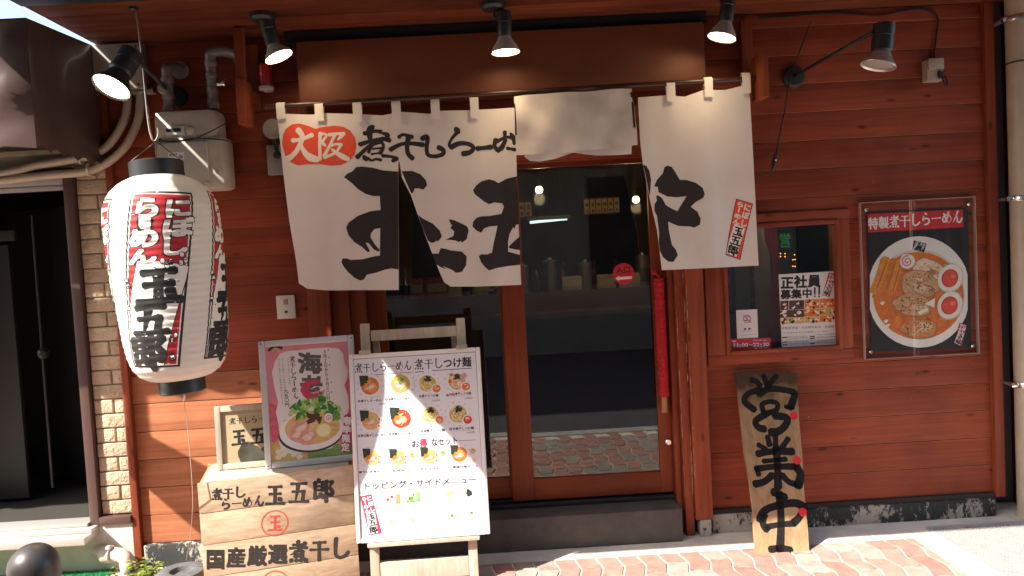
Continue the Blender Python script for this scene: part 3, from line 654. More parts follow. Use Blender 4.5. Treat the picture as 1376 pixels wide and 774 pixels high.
strokes3([([(547, 166), (527, 190), (531, 242)], 32, 'k'), ([(498, 206), (560, 192), (590, 196)], 24, 'a'), ([(474, 268), (540, 246), (600, 236), (640, 244)], 25, 'a'), ([(600, 204), (632, 216), (604, 240)], 20, 'k'), ([(604, 234), (532, 272), (482, 318), (460, 340)], 26, 'a'), ([(540, 268), (522, 312)], 18, 'v'), ([(536, 268), (592, 256), (604, 282), (586, 316)], 21, 'a'), ([(545, 292), (592, 286)], 12, 'a'), ([(538, 321), (592, 313)], 13, 'a'), ([(496, 334), (512, 356)], 24, 'k'), ([(518, 344), (540, 357), (562, 348), (592, 354)], 16, 'a'), ([(600, 330), (642, 334), (684, 346), (656, 358)], 20, 'a'),
          ([(692, 226), (716, 212), (768, 226)], 22, 'a'), ([(644, 296), (702, 266), (762, 262), (828, 270)], 26, 'a'), ([(746, 222), (738, 280), (744, 320), (770, 346)], 28, 'v'),
          ([(822, 236), (852, 226), (848, 290), (856, 326), (894, 334), (938, 322), (940, 298), (914, 284)], 27, 'a'),
          ([(1010, 178), (1028, 202)], 30, 'k'), ([(1014, 206), (986, 240), (974, 272), (988, 282)], 20, 'a'), ([(984, 284), (1032, 262), (1086, 266), (1110, 288), (1090, 312), (1052, 320)], 29, 'a'), ([(1132, 291), (1170, 286), (1208, 281)], 29, 'a'),
          ([(1236, 240), (1228, 276), (1252, 302)], 26, 'v'), ([(1286, 196), (1282, 252), (1246, 302)], 22, 'a'), ([(1232, 256), (1290, 226), (1328, 234), (1340, 262)], 20, 'a'), ([(1318, 206), (1344, 240)], 20, 'k'), ([(1292, 240), (1272, 290), (1240, 300)], 18, 'a'), ([(1300, 288), (1343, 296)], 20, 'a')], INK, 2)
mb = MB(); A.into(mb, .0005); mb.build('cloth_panel', noren, smooth=80)
# right panel
A = newA()
A.poly([XZ(*p) for p in [(857, 131), (895, 128), (920, 130), (945, 121), (975, 121), (1006, 113), (1008.5, 140), (1013, 230), (1021.5, 357), (955, 360), (888.5, 363), (883, 310), (873, 266), (864, 222), (860, 190)]], CL, 0)
A.poly([crop2(*p) for p in [(133,228),(150,190),(185,150),(195,112),(215,103),(240,112),(262,145),(288,190),(330,192),(385,210),(425,240),(438,275),(430,300),(385,325),(355,355),(395,385),(415,430),(410,465),(378,482),(350,475),(280,472),(250,460),(218,445),(222,500),(240,590),(262,615),(275,650),(255,680),(245,692),(215,690),(185,665),(165,625),(160,570),(163,510),(150,410),(135,380),(135,340),(150,315),(145,290),(155,283),(180,300),(192,320),(205,345),(240,365),(275,382),(330,290),(270,296),(215,292),(160,265),(155,232),(140,232)]], INK, 2)
A.poly([crop2(*p) for p in [(64,97),(84,104),(103,135),(113,190),(110,240),(106,290),(97,250),(80,160)]], INK, 2)
narrow_label(A, crop2, [(640, 303), (740, 335), (673, 680), (573, 650)], 2, WB, ORED, INK)
mb = MB(); A.into(mb, .0005); mb.build('cloth_panel', noren, smooth=80)
# middle panel, flipped up over the rod: a front fold and the back layer below it
YF = -.245
def FM(u, v, h):
    k = max(0, min(1, (v-2.0)/.27)); return Vector((u, YF+.022*k*k+.013*math.sin(u*14+v*9)*(1-k)+.008*math.sin(u*31-v*17)+.006*math.sin(u*19+v*33)-h, v))
def XM(px, py): p = at(px, py, YF); return (p.x, p.z)
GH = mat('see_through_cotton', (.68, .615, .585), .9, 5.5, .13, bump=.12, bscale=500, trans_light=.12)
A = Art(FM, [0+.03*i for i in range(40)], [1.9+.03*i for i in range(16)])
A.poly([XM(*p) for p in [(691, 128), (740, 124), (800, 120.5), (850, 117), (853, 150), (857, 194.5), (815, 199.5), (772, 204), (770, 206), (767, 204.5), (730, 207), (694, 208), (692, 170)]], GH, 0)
A.poly([XM(*p) for p in [(848, 122), (850.5, 122), (854, 172), (851, 172)]], INK, 2); A.poly([XM(*p) for p in [(690.8, 138), (692.5, 138), (694.8, 183), (692.5, 183)]], INK, 2)
mb = MB(); A.into(mb)
A = Art(lambda u, v, h: Vector((u, -.225+.01*math.sin(u*16)-h, v)), [0+.03*i for i in range(40)], [1.9+.03*i for i in range(16)])
XB = lambda px, py: (lambda p: (p.x, p.z))(at(px, py, -.225))
A.poly([XB(*p) for p in [(703, 180), (705, 211), (712, 216), (725, 217.5), (745, 214), (762, 208), (770, 205), (800, 208.5), (830, 208.5), (848, 207.5), (849, 175)]], CL, 0)
A.into(mb); mb.build('cloth_panel', noren, smooth=80)
for px, y0, y1 in ((377.5, 139, 160), (429, 138, 163), (480, 137, 164), (532, 136, 163), (584.5, 134, 161), (637, 132, 159), (900.5, 110, 137), (951, 105, 131), (1001.5, 99, 126)):
    p0 = at(px, y0, YN); p1 = at(px+1.5, y1, YN); hw = .0205; mb = MB(); rp = at(px, y0+3.5, YN)
    prof = [(YN+.004, p1.z+.02), (YN+.013, p0.z-.03), (YN+.0155, p0.z-.012), (YN+.008, p0.z+.0035), (YN-.004, p0.z+.004), (YN-.0145, p0.z-.010), (YN-.014, p0.z-.03), (YN-.012+wav(p1.x, p1.z), p1.z)]
    vv = [(rp.x+s*hw, y, z) for y, z in prof for s in (-1, 1)]
    mb.mesh(vv, [(2*i, 2*i+1, 2*i+3, 2*i+2) for i in range(len(prof)-1)], CL); mb.build('hanging_loop', noren, smooth=80)
RODM = mat('dark_rod', (.05, .018, .01), .35, 20, .2)
g = MB(); g.tube([at(358, 143.5, YN), at(1021, 105, YN)], .0125, RODM, 14); g.tube([at(355.5, 143.7, YN), at(358.5, 143.5, YN)], .015, RODM, 12)
tag(g.build('curtain_rod', origin=at(690, 124, YN)), 'thin dark brown rod carrying the white entrance curtain', 'curtain rod')

# ---------------------------------------------------------------- paper lantern
LD = -.62
top = at(212, 238, LD); bot = at(244, 508, LD); axl = (top-bot).normalized(); LH = (top-bot).length; LR = .228
toC = (CAMP-(top+bot)/2); toC = (toC-axl*toC.dot(axl)).normalized(); sideL = axl.cross(toC).normalized()
prof0 = [(d_, r_*.887) for d_, r_ in [(0, .118), (.012, .150), (.03, .182), (.06, .218), (.09, .238), (.13, .251), (.2, .258), (.32, .258), (.45, .253), (.58, .243), (.68, .235), (.75, .224), (.80, .207), (.835, .178), (.855, .142), (LH, .115)]]
def prad(d):
    d = max(0, min(LH, d))
    for (a, ra), (b_, rb_) in zip(prof0, prof0[1:]):
        if d <= b_: return ra+(rb_-ra)*(d-a)/max(b_-a, 1e-6)
    return prof0[-1][1]
NR = 31; RS = LH/NR
def FL(u, v, h):
    d = -v; a = u/LR; f = (d/RS) % 1.0; r = prad(d) - .0045*(1-abs(2*f-1))*.0 - .0022*math.sin(math.pi*f) + h
    r += .0015*math.sin(a*17+d*9)*math.sin(math.pi*f)
    return top - axl*d + (toC*math.cos(a)+sideL*math.sin(a))*r
lant = thing('paper_lantern', 'big white paper lantern with red and black shop lettering hanging at the left corner', 'lantern', top)
WASHI = mat('lantern_paper', (.80, .76, .69), .6, 7, .05, trans_light=.25)
RIBV = [-RS*k/4 for k in range(1, NR*4)]
mb = MB(); n_th = 72
vv = [FL(2*math.pi*LR*i/n_th, -RS*k/4, 0) for k in range(NR*4+1) for i in range(n_th)]
mb.mesh(vv, [(k*n_th+i, k*n_th+(i+1) % n_th, (k+1)*n_th+(i+1) % n_th, (k+1)*n_th+i) for k in range(NR*4) for i in range(n_th)], WASHI)
LRED = mat('lantern_red', (.55, .03, .04), .55, 8, .08, trans_light=.2); LBLK = mat('lantern_black', (.015, .014, .014), .55); LWH = mat('lantern_white', (.78, .74, .67), .6)
us = [2*math.pi*LR*i/n_th for i in range(-n_th, n_th+1)]
Q0 = invquad([(62, 58), (308, 78), (245, 718), (30, 715)], 1, 1)
for turn in range(4):
    A = Art(FL, us, RIBV)
    def LT(x, y, turn=turn):
        a, b_ = Q0(x, y); b_ = 1-b_
        return (.012-.135*b_+(a-.5)*(.252-.008*b_)+turn*math.pi/2*LR - (2*math.pi*LR if turn > 2 else 0), -(.078+.015*a+.70*b_))
    P4 = lambda *q: [LT(*p) for p in q]
    A.poly(P4((62, 58), (308, 78), (245, 718), (30, 715)), LBLK, 1.5); A.poly(P4((69, 64), (299, 84), (236, 710), (37, 707)), LWH, 3); A.poly(P4((74, 69), (294, 89), (231, 706), (42, 703)), LRED, 4.5)
    blk = [(98, 318), (190, 325), (278, 352), (268, 400), (182, 708), (42, 706), (50, 600), (62, 470)]
    A.poly(P4(*[(x+4*(1 if x > 150 else -1), y) for x, y in blk]), LBLK, 5.5); A.poly(P4(*blk), LWH, 7)
    boxes = [('に', (188, 92, 298, 168)), ('ぼ', (182, 166, 300, 240)), ('し', (170, 234, 282, 306)), ('ら', (74, 78, 182, 162)), ('め', (62, 188, 178, 268)), ('ん', (60, 268, 168, 330))]
    for ch, bx in boxes:
        charbox(A, ch, *bx, LT, LBLK, 6, .105); charbox(A, ch, *bx, LT, LWH, 8, .06)
    A.stroke(P4((124, 162), (124, 192)), .062, LBLK, 6); A.stroke(P4((124, 164), (124, 190)), .044, LWH, 8)
    rn = random.Random(4)
    for k in range(16):
        x, y = rn.choice([(rn.uniform(180, 268), rn.uniform(306, 345)), (rn.uniform(50, 62), rn.uniform(380, 490)), (rn.uniform(208, 235), rn.uniform(590, 690))]); c = LT(x, y)
        A.ell(*c, .011, .013, LBLK, 9+.1*k, 10); A.ell(*c, .008, .010, LWH, 9.05+.1*k, 10)
    for ch, bx in (('玉', (78, 345, 268, 482)), ('五', (64, 478, 214, 594)), ('郎', (44, 590, 196, 716))): charbox(A, ch, *bx, LT, LBLK, 8.5, wt=.235)
    A.into(mb, .00022)
mb.build('paper_body', lant, smooth=60)
g = MB(); g.lathe([(.104, -.012), (.107, -.008), (.107, .062), (.102, .066), (.088, .066), (.086, .02)], top, BLKPL, axl, 40); g.build('top_ring', lant)
g = MB(); g.lathe([(.088, .01), (.093, .0), (.093, -.055), (.088, -.06), (.074, -.06), (.072, -.01)], bot, BLKPL, axl, 40); g.build('bottom_ring', lant)
# wire from the soffit, cord down to the stone
hp = top+axl*.066; s0 = at(180, 22, -.52); s0.z = 2.658
g = MB(); g.lathe([(.02, 0), (.02, -.008), (.012, -.014)], s0, BLKMET, (0, 0, 1), 14); 
el = at(204, 185, LD); g.tube([s0, s0+Vector((.012, -.002, -.02)), at(191, 80, -.56), at(199, 160, LD+.01), el, at(209, 189, LD), at(213, 180, LD), at(212, 172, LD)], .0045, WIREM, 8, 5)
wire = tag(g.build('hanging_wire', origin=s0), 'bent metal wire holding the white paper lantern below the soffit', 'wire')
g = MB(); g.tube([at(212, 174, LD), at(210, 196, LD), hp], .0022, BLKPL, 6); g.tube([hp+sideL*.1, at(210, 190, LD), hp-sideL*.1], .002, BLKPL, 6); g.build('bail', lant)
lb = bot-axl*.06
g = MB(); g.tube([lb+Vector((0, 0, .0)), lb+Vector((.004, 0, -.02)), lb+Vector((-.004, 0, -.04))], .004, WIREM, 6, 4)
stone_c = atz(243, 770, .10)
g.tube([lb+Vector((0, 0, -.03)), at(253, 585, -.57), at(259, 680, -.57), stone_c+Vector((.03, 0, .06))], .0014, mat('pale_cord', (.4, .35, .3), .8), 6, 4)
tag(g.build('tie_cord', origin=lb), 'thin pale cord tying the lantern down to the grey stone weight', 'cord')
g = MB(); SG = mat('grey_stone', (.10, .10, .105), .8, 22, .3, bump=.4, bscale=60)
g.lathe([(.10, 0), (.115, .02), (.115, .085), (.105, .11), (.075, .118), (.05, .112), (.045, .09)], (stone_c.x, stone_c.y, .001), SG, (0, 0, 1), 28); tag(g.build('stone_weight', origin=(stone_c.x, stone_c.y, 0)), 'round dark grey weight with a hollow top beside the wooden crate', 'weight')

# ---------------------------------------------------------------- spot lamps
def lamp(label, mount, mdir, elbow, hd0, hd1, face, rad, lit, shade_m, power=0, r_head=.034):
    t = thing('spot_lamp', label, 'lamp', mount, 'spot lamps over the shop front')
    g = MB(); g.lathe([(.056, 0), (.056, .018), (.046, .03), (.02, .034)], mount, BLKMET, mdir, 24); g.build('mount', t)
    ax_ = (hd1-hd0).normalized()
    g = MB(); g.tube([Vector(mount)+Vector(mdir)*.03]+[Vector(e) for e in elbow], .0085, BLKMET, 10); g.lathe([(.012, -.014), (.016, -.008), (.016, .008), (.012, .014)], elbow[-1], BLKMET, Vector((1, 0, 0)), 12); g.build('arm', t)
    Lh = (hd1-hd0).length
    g = MB(); prof = [(r_head*.75, -.006), (r_head, 0), (r_head, Lh*.42), (r_head*.93, Lh*.44), (r_head*.93, Lh*.48), (r_head, Lh*.5), (r_head, Lh*.93), (r_head*.86, Lh)]
    g.lathe(prof, hd0, BLKMET, ax_, 28); g.build('lamp_head', t)
    D2 = (face-hd1); a2 = D2.normalized(); l2 = D2.length
    g = MB(); g.lathe([(r_head*.8, -.004), (r_head*.95, l2*.12), (rad*.68, l2*.42), (rad*.88, l2*.72), (rad, l2), (rad*.985, l2+.003), (rad*.9, l2-.004)], hd1, shade_m, a2, 36, (True, False)); g.build('shade', t)
    g = MB(); g.lathe([(rad*.9, l2-.005), (rad*.6, l2+.002), (rad*.2, l2+.005)], hd1, BULB if lit else mat('dull_lamp_glass', (.35, .33, .3), .2), a2, 32, (False, True)); g.build('bulb', t)
    if power:
        sp = bpy.data.lights.new('lamp_light', 'SPOT'); sp.energy = power; sp.spot_size = R(110); sp.spot_blend = .8; sp.color = (1, .72, .42); sp.shadow_soft_size = .05
        so = bpy.data.objects.new('lamp_light', sp); COL.objects.link(so); so.location = face+a2*.02; so.rotation_euler = a2.to_track_quat('-Z', 'Y').to_euler()
    return t
PSH = mat('pale_lamp_shade', (.5, .47, .44), .4, 20, .1); SSH = mat('silver_lamp_shade', (.62, .59, .56), .3, 12, .1, metal=.6)
yc = -.36
def cl(label, mpx, h0, h1, fc, sx=0):
    mt = at(mpx[0], mpx[1], yc); mt.z = 2.658
    a_, b_, c_ = at(*h0, yc), at(*h1, yc), at(*fc, yc)
    el = a_+Vector((-.045 if sx else 0, 0, -.02)); lamp(label, mt, Vector((0, 0, -1)), [Vector((el.x, el.y, 2.63)), el, a_+Vector((0, 0, -.02))], a_, b_, c_, .066, True, PSH, 1.3)
cl('lit black spot lamp at the soffit above the red alarm lamp', (352, 8), (357, 24), (367, 61), (374.5, 76))
cl('lit black spot lamp hanging over the middle of the brown header panel', (662, 6), (677, 17), (678, 50), (679.5, 70), 1)
cl('lit black spot lamp hanging over the right end of the curtain', (978, 0), (980, -8), (975, 30), (970, 50))
yl = -.8
mt = at(236, 131, -.002); h0, h1, fc = at(163, 72, yl), at(157, 96, yl+.02), at(149.5, 117, yl)
axd = Vector((-.24, -.50, -.83)).normalized(); fc = at(149.5, 117.5, yl); h1 = fc-axd*.075; h0 = h1-axd*.115
lamp('glowing spot lamp on a long wall arm in front of the beige wall box', mt, Vector((0, -1, 0)), [mt+Vector((0, -.06, .01)), h0+axd*.05+Vector((.045, .02, 0)), h0+axd*.05], h0, h1, fc, .074, True, BLKMET, 3, .046)
mt = at(1065, 104, -.002); ye = -.42; fc = at(1180, 88, ye); h1 = at(1184.5, 71, ye); h0 = at(1188.5, 33, ye)
lamp('unlit spot lamp with a silver shade on a wall arm right of the curtain', mt, Vector((0, -1, 0)), [mt+Vector((0, -.05, .0)), at(1172, 44, ye), at(1186, 43, ye)], h0, h1, fc, .077, False, SSH, 0, .047)

# ---------------------------------------------------------------- meter, pipes, boxes on the left wall
GM = mat('meter_paint', (.50, .45, .38), .5, 12, .15); gx, gy = -1.455, -.1
mtr = thing('gas_meter', 'beige gas meter with two grey supply pipes on the boarded wall', 'gas meter', (gx, 0, 1.92))
g = MB(); g.slab((-1.615, -.205, 1.90), (-1.285, -.035, 2.155), GM, .03); g.slab((-1.61, -.20, 2.12), (-1.31, -.04, 2.285), GM, .035); g.build('meter_body', mtr, smooth=50)
g = MB(); g.slab((-1.585, -.218, 1.915), (-1.355, -.203, 2.128), mat('meter_cover', (.46, .43, .38), .4, 9, .1), .012)
for x, z in ((-1.575, 1.93), (-1.365, 1.93), (-1.575, 2.115), (-1.365, 2.115), (-1.32, 1.98)): g.lathe([(.008, 0), (.008, .005), (.004, .007)], (x, -.217 if x != -1.32 else -.204, z), GRYMET, (0, -1, 0), 10)
g.build('front_cover', mtr)
g = MB(); g.slab((-1.55, -.2075, 2.165), (-1.46, -.199, 2.205), mat('counter_window', (.6, .58, .54), .3), .003); g.slab((-1.545, -.2095, 2.178), (-1.475, -.207, 2.195), BLKPL); g.lathe([(.02, 0), (.018, .012), (.008, .014)], (-1.43, -.2, 2.18), GM, (0, -1, 0), 16); g.build('counter', mtr)
A = Art(planeF((-1.54, -.2185, 2.045), (1, 0, 0), (0, 0, 1))); A.rect(0, 0, .075, .034, WHT, 0); A.text('使用中', .004, .017, .014, BLK, 1, .02); A.rect(.05, .004, .07, .02, mat('grey_print', (.25, .25, .25), .6), 1); A.text('25-1', .004, .003, .012, BLK, 1)
mb = MB(); A.into(mb); mb.build('sticker', mtr)
GP = mat('grey_painted_pipe', (.30, .275, .25), .4, 18, .15, metal=.3)
p1, p2, p3 = at(228, 150, -.12), at(230, 95, -.12), at(246, 88, -.01)
g = MB(); g.tube([p1, Vector((p1.x, p1.y, p2.z-.02)), Vector((p1.x, -.10, p2.z+.02)), Vector((p1.x+.02, -.05, p2.z+.03)), Vector((p1.x+.02, -.004, p2.z+.03))], .025, GP, 14, 4)
for z in (p1.z+.01, p1.z+.07, p1.z+.15): g.lathe([(.028, -.014), (.030, -.01), (.030, .01), (.028, .014)], (p1.x, p1.y, z), GP, (0, 0, 1), 12)
g.lathe([(.045, 0), (.045, .01), (.03, .016)], (p1.x+.02, -.004, p2.z+.03), GP, (0, -1, 0), 18); g.lathe([(.026, -.03), (.026, .03), (.02, .045)], (p1.x-.005, p1.y-.02, p1.z+.1), GP, (0, -1, 0), 14); g.build('inlet_pipe', mtr)
q1 = at(287, 138, -.12); q2 = at(286, 72, -.12)
g = MB(); g.tube([q1+Vector((0, 0, -.03)), Vector((q1.x, q1.y, q2.z-.03)), Vector((q1.x+.005, q1.y, q2.z)), Vector((q1.x+.04, q1.y+.02, q2.z+.015)), Vector((q1.x+.09, -.06, q2.z+.01)), Vector((q1.x+.10, -.004, q2.z-.01))], .025, GP, 14, 4)
for z in (q1.z, q1.z+.06, q1.z+.13, q2.z-.05): g.lathe([(.027, -.014), (.0295, -.008), (.0295, .008), (.027, .014)], (q1.x, q1.y, z), GP, (0, 0, 1), 12)
g.lathe([(.012, 0), (.012, .04), (.02, .045), (.02, .055)], (q1.x+.024, q1.y-.005, q1.z+.085), CHROME, (1, -.3, 0), 12); g.build('outlet_pipe', mtr)
g = MB(); g.tube([at(305, 165, -.21), at(280, 178, -.215), at(255, 188, -.212), at(222, 190, -.21), at(214, 186, -.2), at(220, 193, -.205), at(260, 186, -.212), at(300, 188, -.2), at(312, 192, -.17)], .0028, BLKPL, 6, 5); g.build('wire', mtr)
# electrical box with two conduits bending away
a, b_ = at(131, 67, 0), at(197, 125, 0); BX = mat('beige_box_steel', (.36, .31, .26), .5, 9, .12)
g = MB(); g.slab((-1.975, -.075, 2.425), (-1.70, -.002, 2.648), BX, .004)
for x, z in ((-1.955, 2.63), (-1.72, 2.63), (-1.72, 2.445), (-1.955, 2.445)): g.lathe([(.006, 0), (.006, .003)], (x, -.074, z), BLKMET, (0, -1, 0), 10)
g.slab((-1.83, -.06, 2.405), (-1.66, -.01, 2.424), BX, .003); tag(g.build('wall_box', origin=(-1.84, 0, 2.43)), 'flat beige steel wall box behind the glowing arm lamp', 'electrical box')
yc2 = -.06
for k, pts in enumerate(([(172, 128), (168, 158), (150, 190), (128, 207), (100, 214), (50, 222), (20, 230), (-40, 240)], [(189, 128), (186, 160), (168, 197), (140, 221), (112, 231), (60, 236), (0, 243), (-40, 247)])):
    g = MB(); pp = [at(x, y, yc2) for x, y in pts]; pp[0].z = 2.404; g.tube(pp, .0205, mat('conduit_pvc', (.42, .35, .265), .45, 8, .1), 12, 6); c = g.build('conduit', origin=pp[4])
    tag(c, ['beige conduit curving left under the awning, upper of the two', 'beige conduit curving left along the door lintel, lower of the two'][k], 'conduit', 'beige conduits')
    q = pp[3].lerp(pp[4], .7); g = MB(); g.tube([q+Vector((0, .05, .03)), q+Vector((0, -.012, .026)), q+Vector((0, -.026, 0)), q+Vector((0, -.012, -.026)), q+Vector((0, .05, -.03))], .006, mat('saddle_clip', (.48, .42, .33), .5), 6); g.build('clip', c)
# red alarm lamp, sensor, switch plate
ra = at(357, 104, -.05)
t = thing('alarm_lamp', 'small red cylindrical alarm lamp with a pale cap under the first soffit lamp', 'alarm lamp', (ra.x, 0, ra.z))
g = MB(); g.lathe([(.026, .065), (.031, .06), (.032, -.04), (.031, -.045)], ra, mat('red_lamp_plastic', (.6, .02, .02), .3, coat=.5), (0, 0, 1), 24); g.build('red_cover', t)
g = MB(); g.lathe([(.034, -.044), (.038, -.05), (.036, -.062), (.02, -.066)], ra, WHT, (0, 0, 1), 24); g.slab((ra.x-.02, -.05, ra.z-.064), (ra.x+.02, -.002, ra.z-.05), WHT); g.build('base', t)
sa = at(366, 173, -.07); sb_ = at(372, 216, 0)
t = thing('wall_sensor', 'pale round disc on a bracket box half hidden by the curtain edge', 'sensor', (sb_.x, 0, sb_.z))
GS = mat('sensor_grey', (.34, .31, .29), .5, 10, .1)
g = MB(); g.lathe([(.048, 0), (.05, .006), (.05, .02), (.044, .026)], sa+Vector((0, .02, 0)), GS, (0, -1, 0), 30); g.build('disc', t)
g = MB(); g.slab((sb_.x-.04, -.035, sb_.z-.075), (sb_.x+.045, -.002, sb_.z+.075), GS, .006); g.bar((sa.x, sa.y+.02, sa.z-.04), (sa.x+.004, -.03, sa.z-.1), .018, .014, BLKMET); g.lathe([(.012, 0), (.02, .03), (.012, .04)], (sb_.x+.02, -.03, sb_.z+.02), BLKMET, (0, -1, 0), 14); g.build('mounting_box', t)
sw = at(385, 412.5, 0)
t = thing('switch_plate', 'small white two-button switch plate on the boards below the curtain corner', 'switch', (sw.x, 0, sw.z))
g = MB(); g.slab((sw.x-.048, -.012, sw.z-.06), (sw.x+.048, -.0005, sw.z+.06), mat('ivory_plastic', (.62, .56, .5), .35), .004); g.build('plate', t)
g = MB(); g.slab((sw.x-.011, -.015, sw.z+.012), (sw.x+.011, -.0115, sw.z+.04), mat('grey_button', (.3, .27, .25), .4), .002); g.build('button', t)
g = MB(); g.slab((sw.x-.008, -.0135, sw.z-.03), (sw.x+.008, -.0115, sw.z-.018), mat('dark_button', (.06, .05, .05), .4)); g.build('button', t)
# cables and outlet on the right wall
def cable(name, pts, r, label, cat, y=-.008):
    g = MB(); g.tube([at(px, py, y) for px, py in pts], r, BLKPL, 6, 6); return tag(g.build(name, origin=at(*pts[0], y)), label, cat)
cable('power_cable', [(1020, 24), (1060, 22), (1095, 19), (1130, 18), (1180, 21), (1210, 15), (1238, 12), (1252, 16), (1260, 25), (1258, 50), (1255, 75), (1256, 98)], .004, 'black cable running along the top boards down to the outlet box', 'cable')
c = cable('lamp_cord', [(1090, 28), (1078, 60), (1062, 105), (1054, 150), (1048, 180), (1044, 200), (1040, 213), (1039, 224), (1034, 232), (1024, 236), (1016, 237)], .0032, 'thin black cord with an inline switch dangling beside the curtain', 'cord', -.06)
p0, p1 = at(1044, 203, -.06), at(1038.5, 228, -.06); g = MB(); d = (p1-p0)
g.lathe([(.004, 0), (.010, .012), (.0125, d.length*.4), (.0125, d.length*.6), (.009, d.length*.9), (.004, d.length)], p0, BLKPL, d, 14); g.lathe([(.005, 0), (.004, .004)], p0+d*.5+Vector((0, -.012, 0)), WHT, (0, -1, 0), 8); g.build('inline_switch', c)
ob = at(1249, 97, 0)
t = thing('outlet_box', 'weathered beige outlet box with a plugged cable high on the right boards', 'outlet', (ob.x, 0, ob.z))
g = MB(); g.slab((ob.x-.042, -.05, ob.z-.055), (ob.x+.042, -.0005, ob.z+.055), mat('old_beige_plastic', (.38, .31, .24), .5, 14, .12), .006); g.slab((ob.x-.04, -.062, ob.z+.0), (ob.x+.04, -.0505, ob.z+.056), MATS['old_beige_plastic'], .004); g.build('cover', t)
g = MB(); g.slab((ob.x+.01, -.07, ob.z-.045), (ob.x+.032, -.05, ob.z-.01), BLKPL, .004); g.tube([(ob.x+.025, -.065, ob.z-.04), (ob.x+.03, -.075, ob.z-.075), (ob.x+.045, -.07, ob.z-.085), (ob.x+.048, -.06, ob.z-.05), (ob.x+.035, -.02, ob.z+.01)], .004, BLKPL, 6, 4); g.build('plug', t)

# ---------------------------------------------------------------- drainpipe
dp = thing('drainpipe', 'beige drainpipe with shiny bands at the right edge of the shop', 'drainpipe', (2.682, -.08, 0))
g = MB(); g.lathe([(.060, .012), (.060, 7.2)], (2.682, -.08, 0), PIPEV, (0, 0, 1), 32); g.lathe([(.064, .0), (.066, .01), (.060, .03)], (2.682, -.08, 0), PIPEV, (0, 0, 1), 32); g.build('pipe', dp)
for py in (22, 267, 521):
    z = at(1350, py, -.14).z; g = MB(); g.lathe([(.0625, -.013), (.0635, -.01), (.0635, .01), (.0625, .013)], (2.682, -.08, z), CHROME, (0, 0, 1), 32, (False, False)); g.slab((2.594, -.09, z-.012), (2.624, -.07, z+.012), CHROME, .003); g.slab((2.60, -.085, z-.006), (2.625, .17, z+.006), GRYMET); g.build('pipe_band', dp)
z = at(1350, 82, -.14).z; g = MB(); g.lathe([(.0615, -.004), (.0635, -.002), (.0635, .002), (.0615, .004)], (2.682, -.08, z), BLKPL, (0, 0, 1), 28, (False, False)); g.tube([(2.67, -.145, z+.002), (2.70, -.15, z+.045), (2.715, -.14, z+.05), (2.69, -.148, z+.02), (2.665, -.15, z-.07)], .003, BLKPL, 6, 4); g.build('cable_tie', dp)
GST = mat('faded_green_sticker', (.10, .24, .17), .6, 60, .5); z = at(1360, 351, -.14).z
A = Art(lambda u, v, h: Vector((2.682+.0605*math.sin(u/.0605)+0, -.08-(.0605+h)*math.cos(u/.0605), v)), [-.08+.01*i for i in range(17)]); A.ell(.004, z, .034, .034, GST, 1, 24, 0, .02, 2); A.ell(.0, z, .014, .008, mat('sticker_dark', (.05, .1, .08), .6), 2, 12, .4)
mb = MB(); A.into(mb); mb.build('sticker', dp)
# ---------------------------------------------------------------- food art
F_ = lambda n, c, nz=40, am=.2: mat('print_'+n, c, .5, nz, am)
SOUP = F_('soup', (.62, .15, .022), 30, .3); SOUPL = F_('clear_soup', (.62, .40, .16), 30, .2); SOUPR = F_('red_soup', (.55, .06, .025), 30, .25); NOOD = F_('noodles', (.72, .55, .22), 90, .25); NOODD = F_('noodle_shade', (.5, .34, .1), 90, .2)
MEAT = F_('pork', (.55, .31, .2), 60, .3); MEATP = F_('pink_pork', (.62, .30, .25), 60, .25); FAT = F_('pork_fat', (.72, .55, .42), 60, .15); CHAR = F_('char', (.07, .03, .02), 60, .4)
NORI = F_('nori', (.025, .035, .02), 60, .5); GRN = F_('green_leaf', (.10, .30, .04), 50, .45); GRN2 = F_('dark_leaf', (.035, .14, .03), 50, .4); GRNL = F_('pale_leaf', (.32, .52, .12), 50, .3)
YEL = F_('lemon', (.75, .62, .18), 60, .15); EGGW = F_('egg_white', (.76, .72, .66), 30, .05); YOLK = F_('yolk', (.62, .07, .04), 20, .25); MENMA = F_('bamboo_shoot', (.56, .17, .02), 50, .3); MENMAL = F_('bamboo_shoot_light', (.66, .24, .035), 50, .25); PINK = F_('pink', (.62, .22, .32), 20, .1)
BOWL = F_('porcelain', (.76, .73, .70), 8, .05); BOWLG = F_('porcelain_side', (.36, .33, .32), 8, .1); CREAM = F_('cream', (.74, .62, .45), 20, .1); SCAL = F_('scallion', (.75, .74, .62), 20, .05)
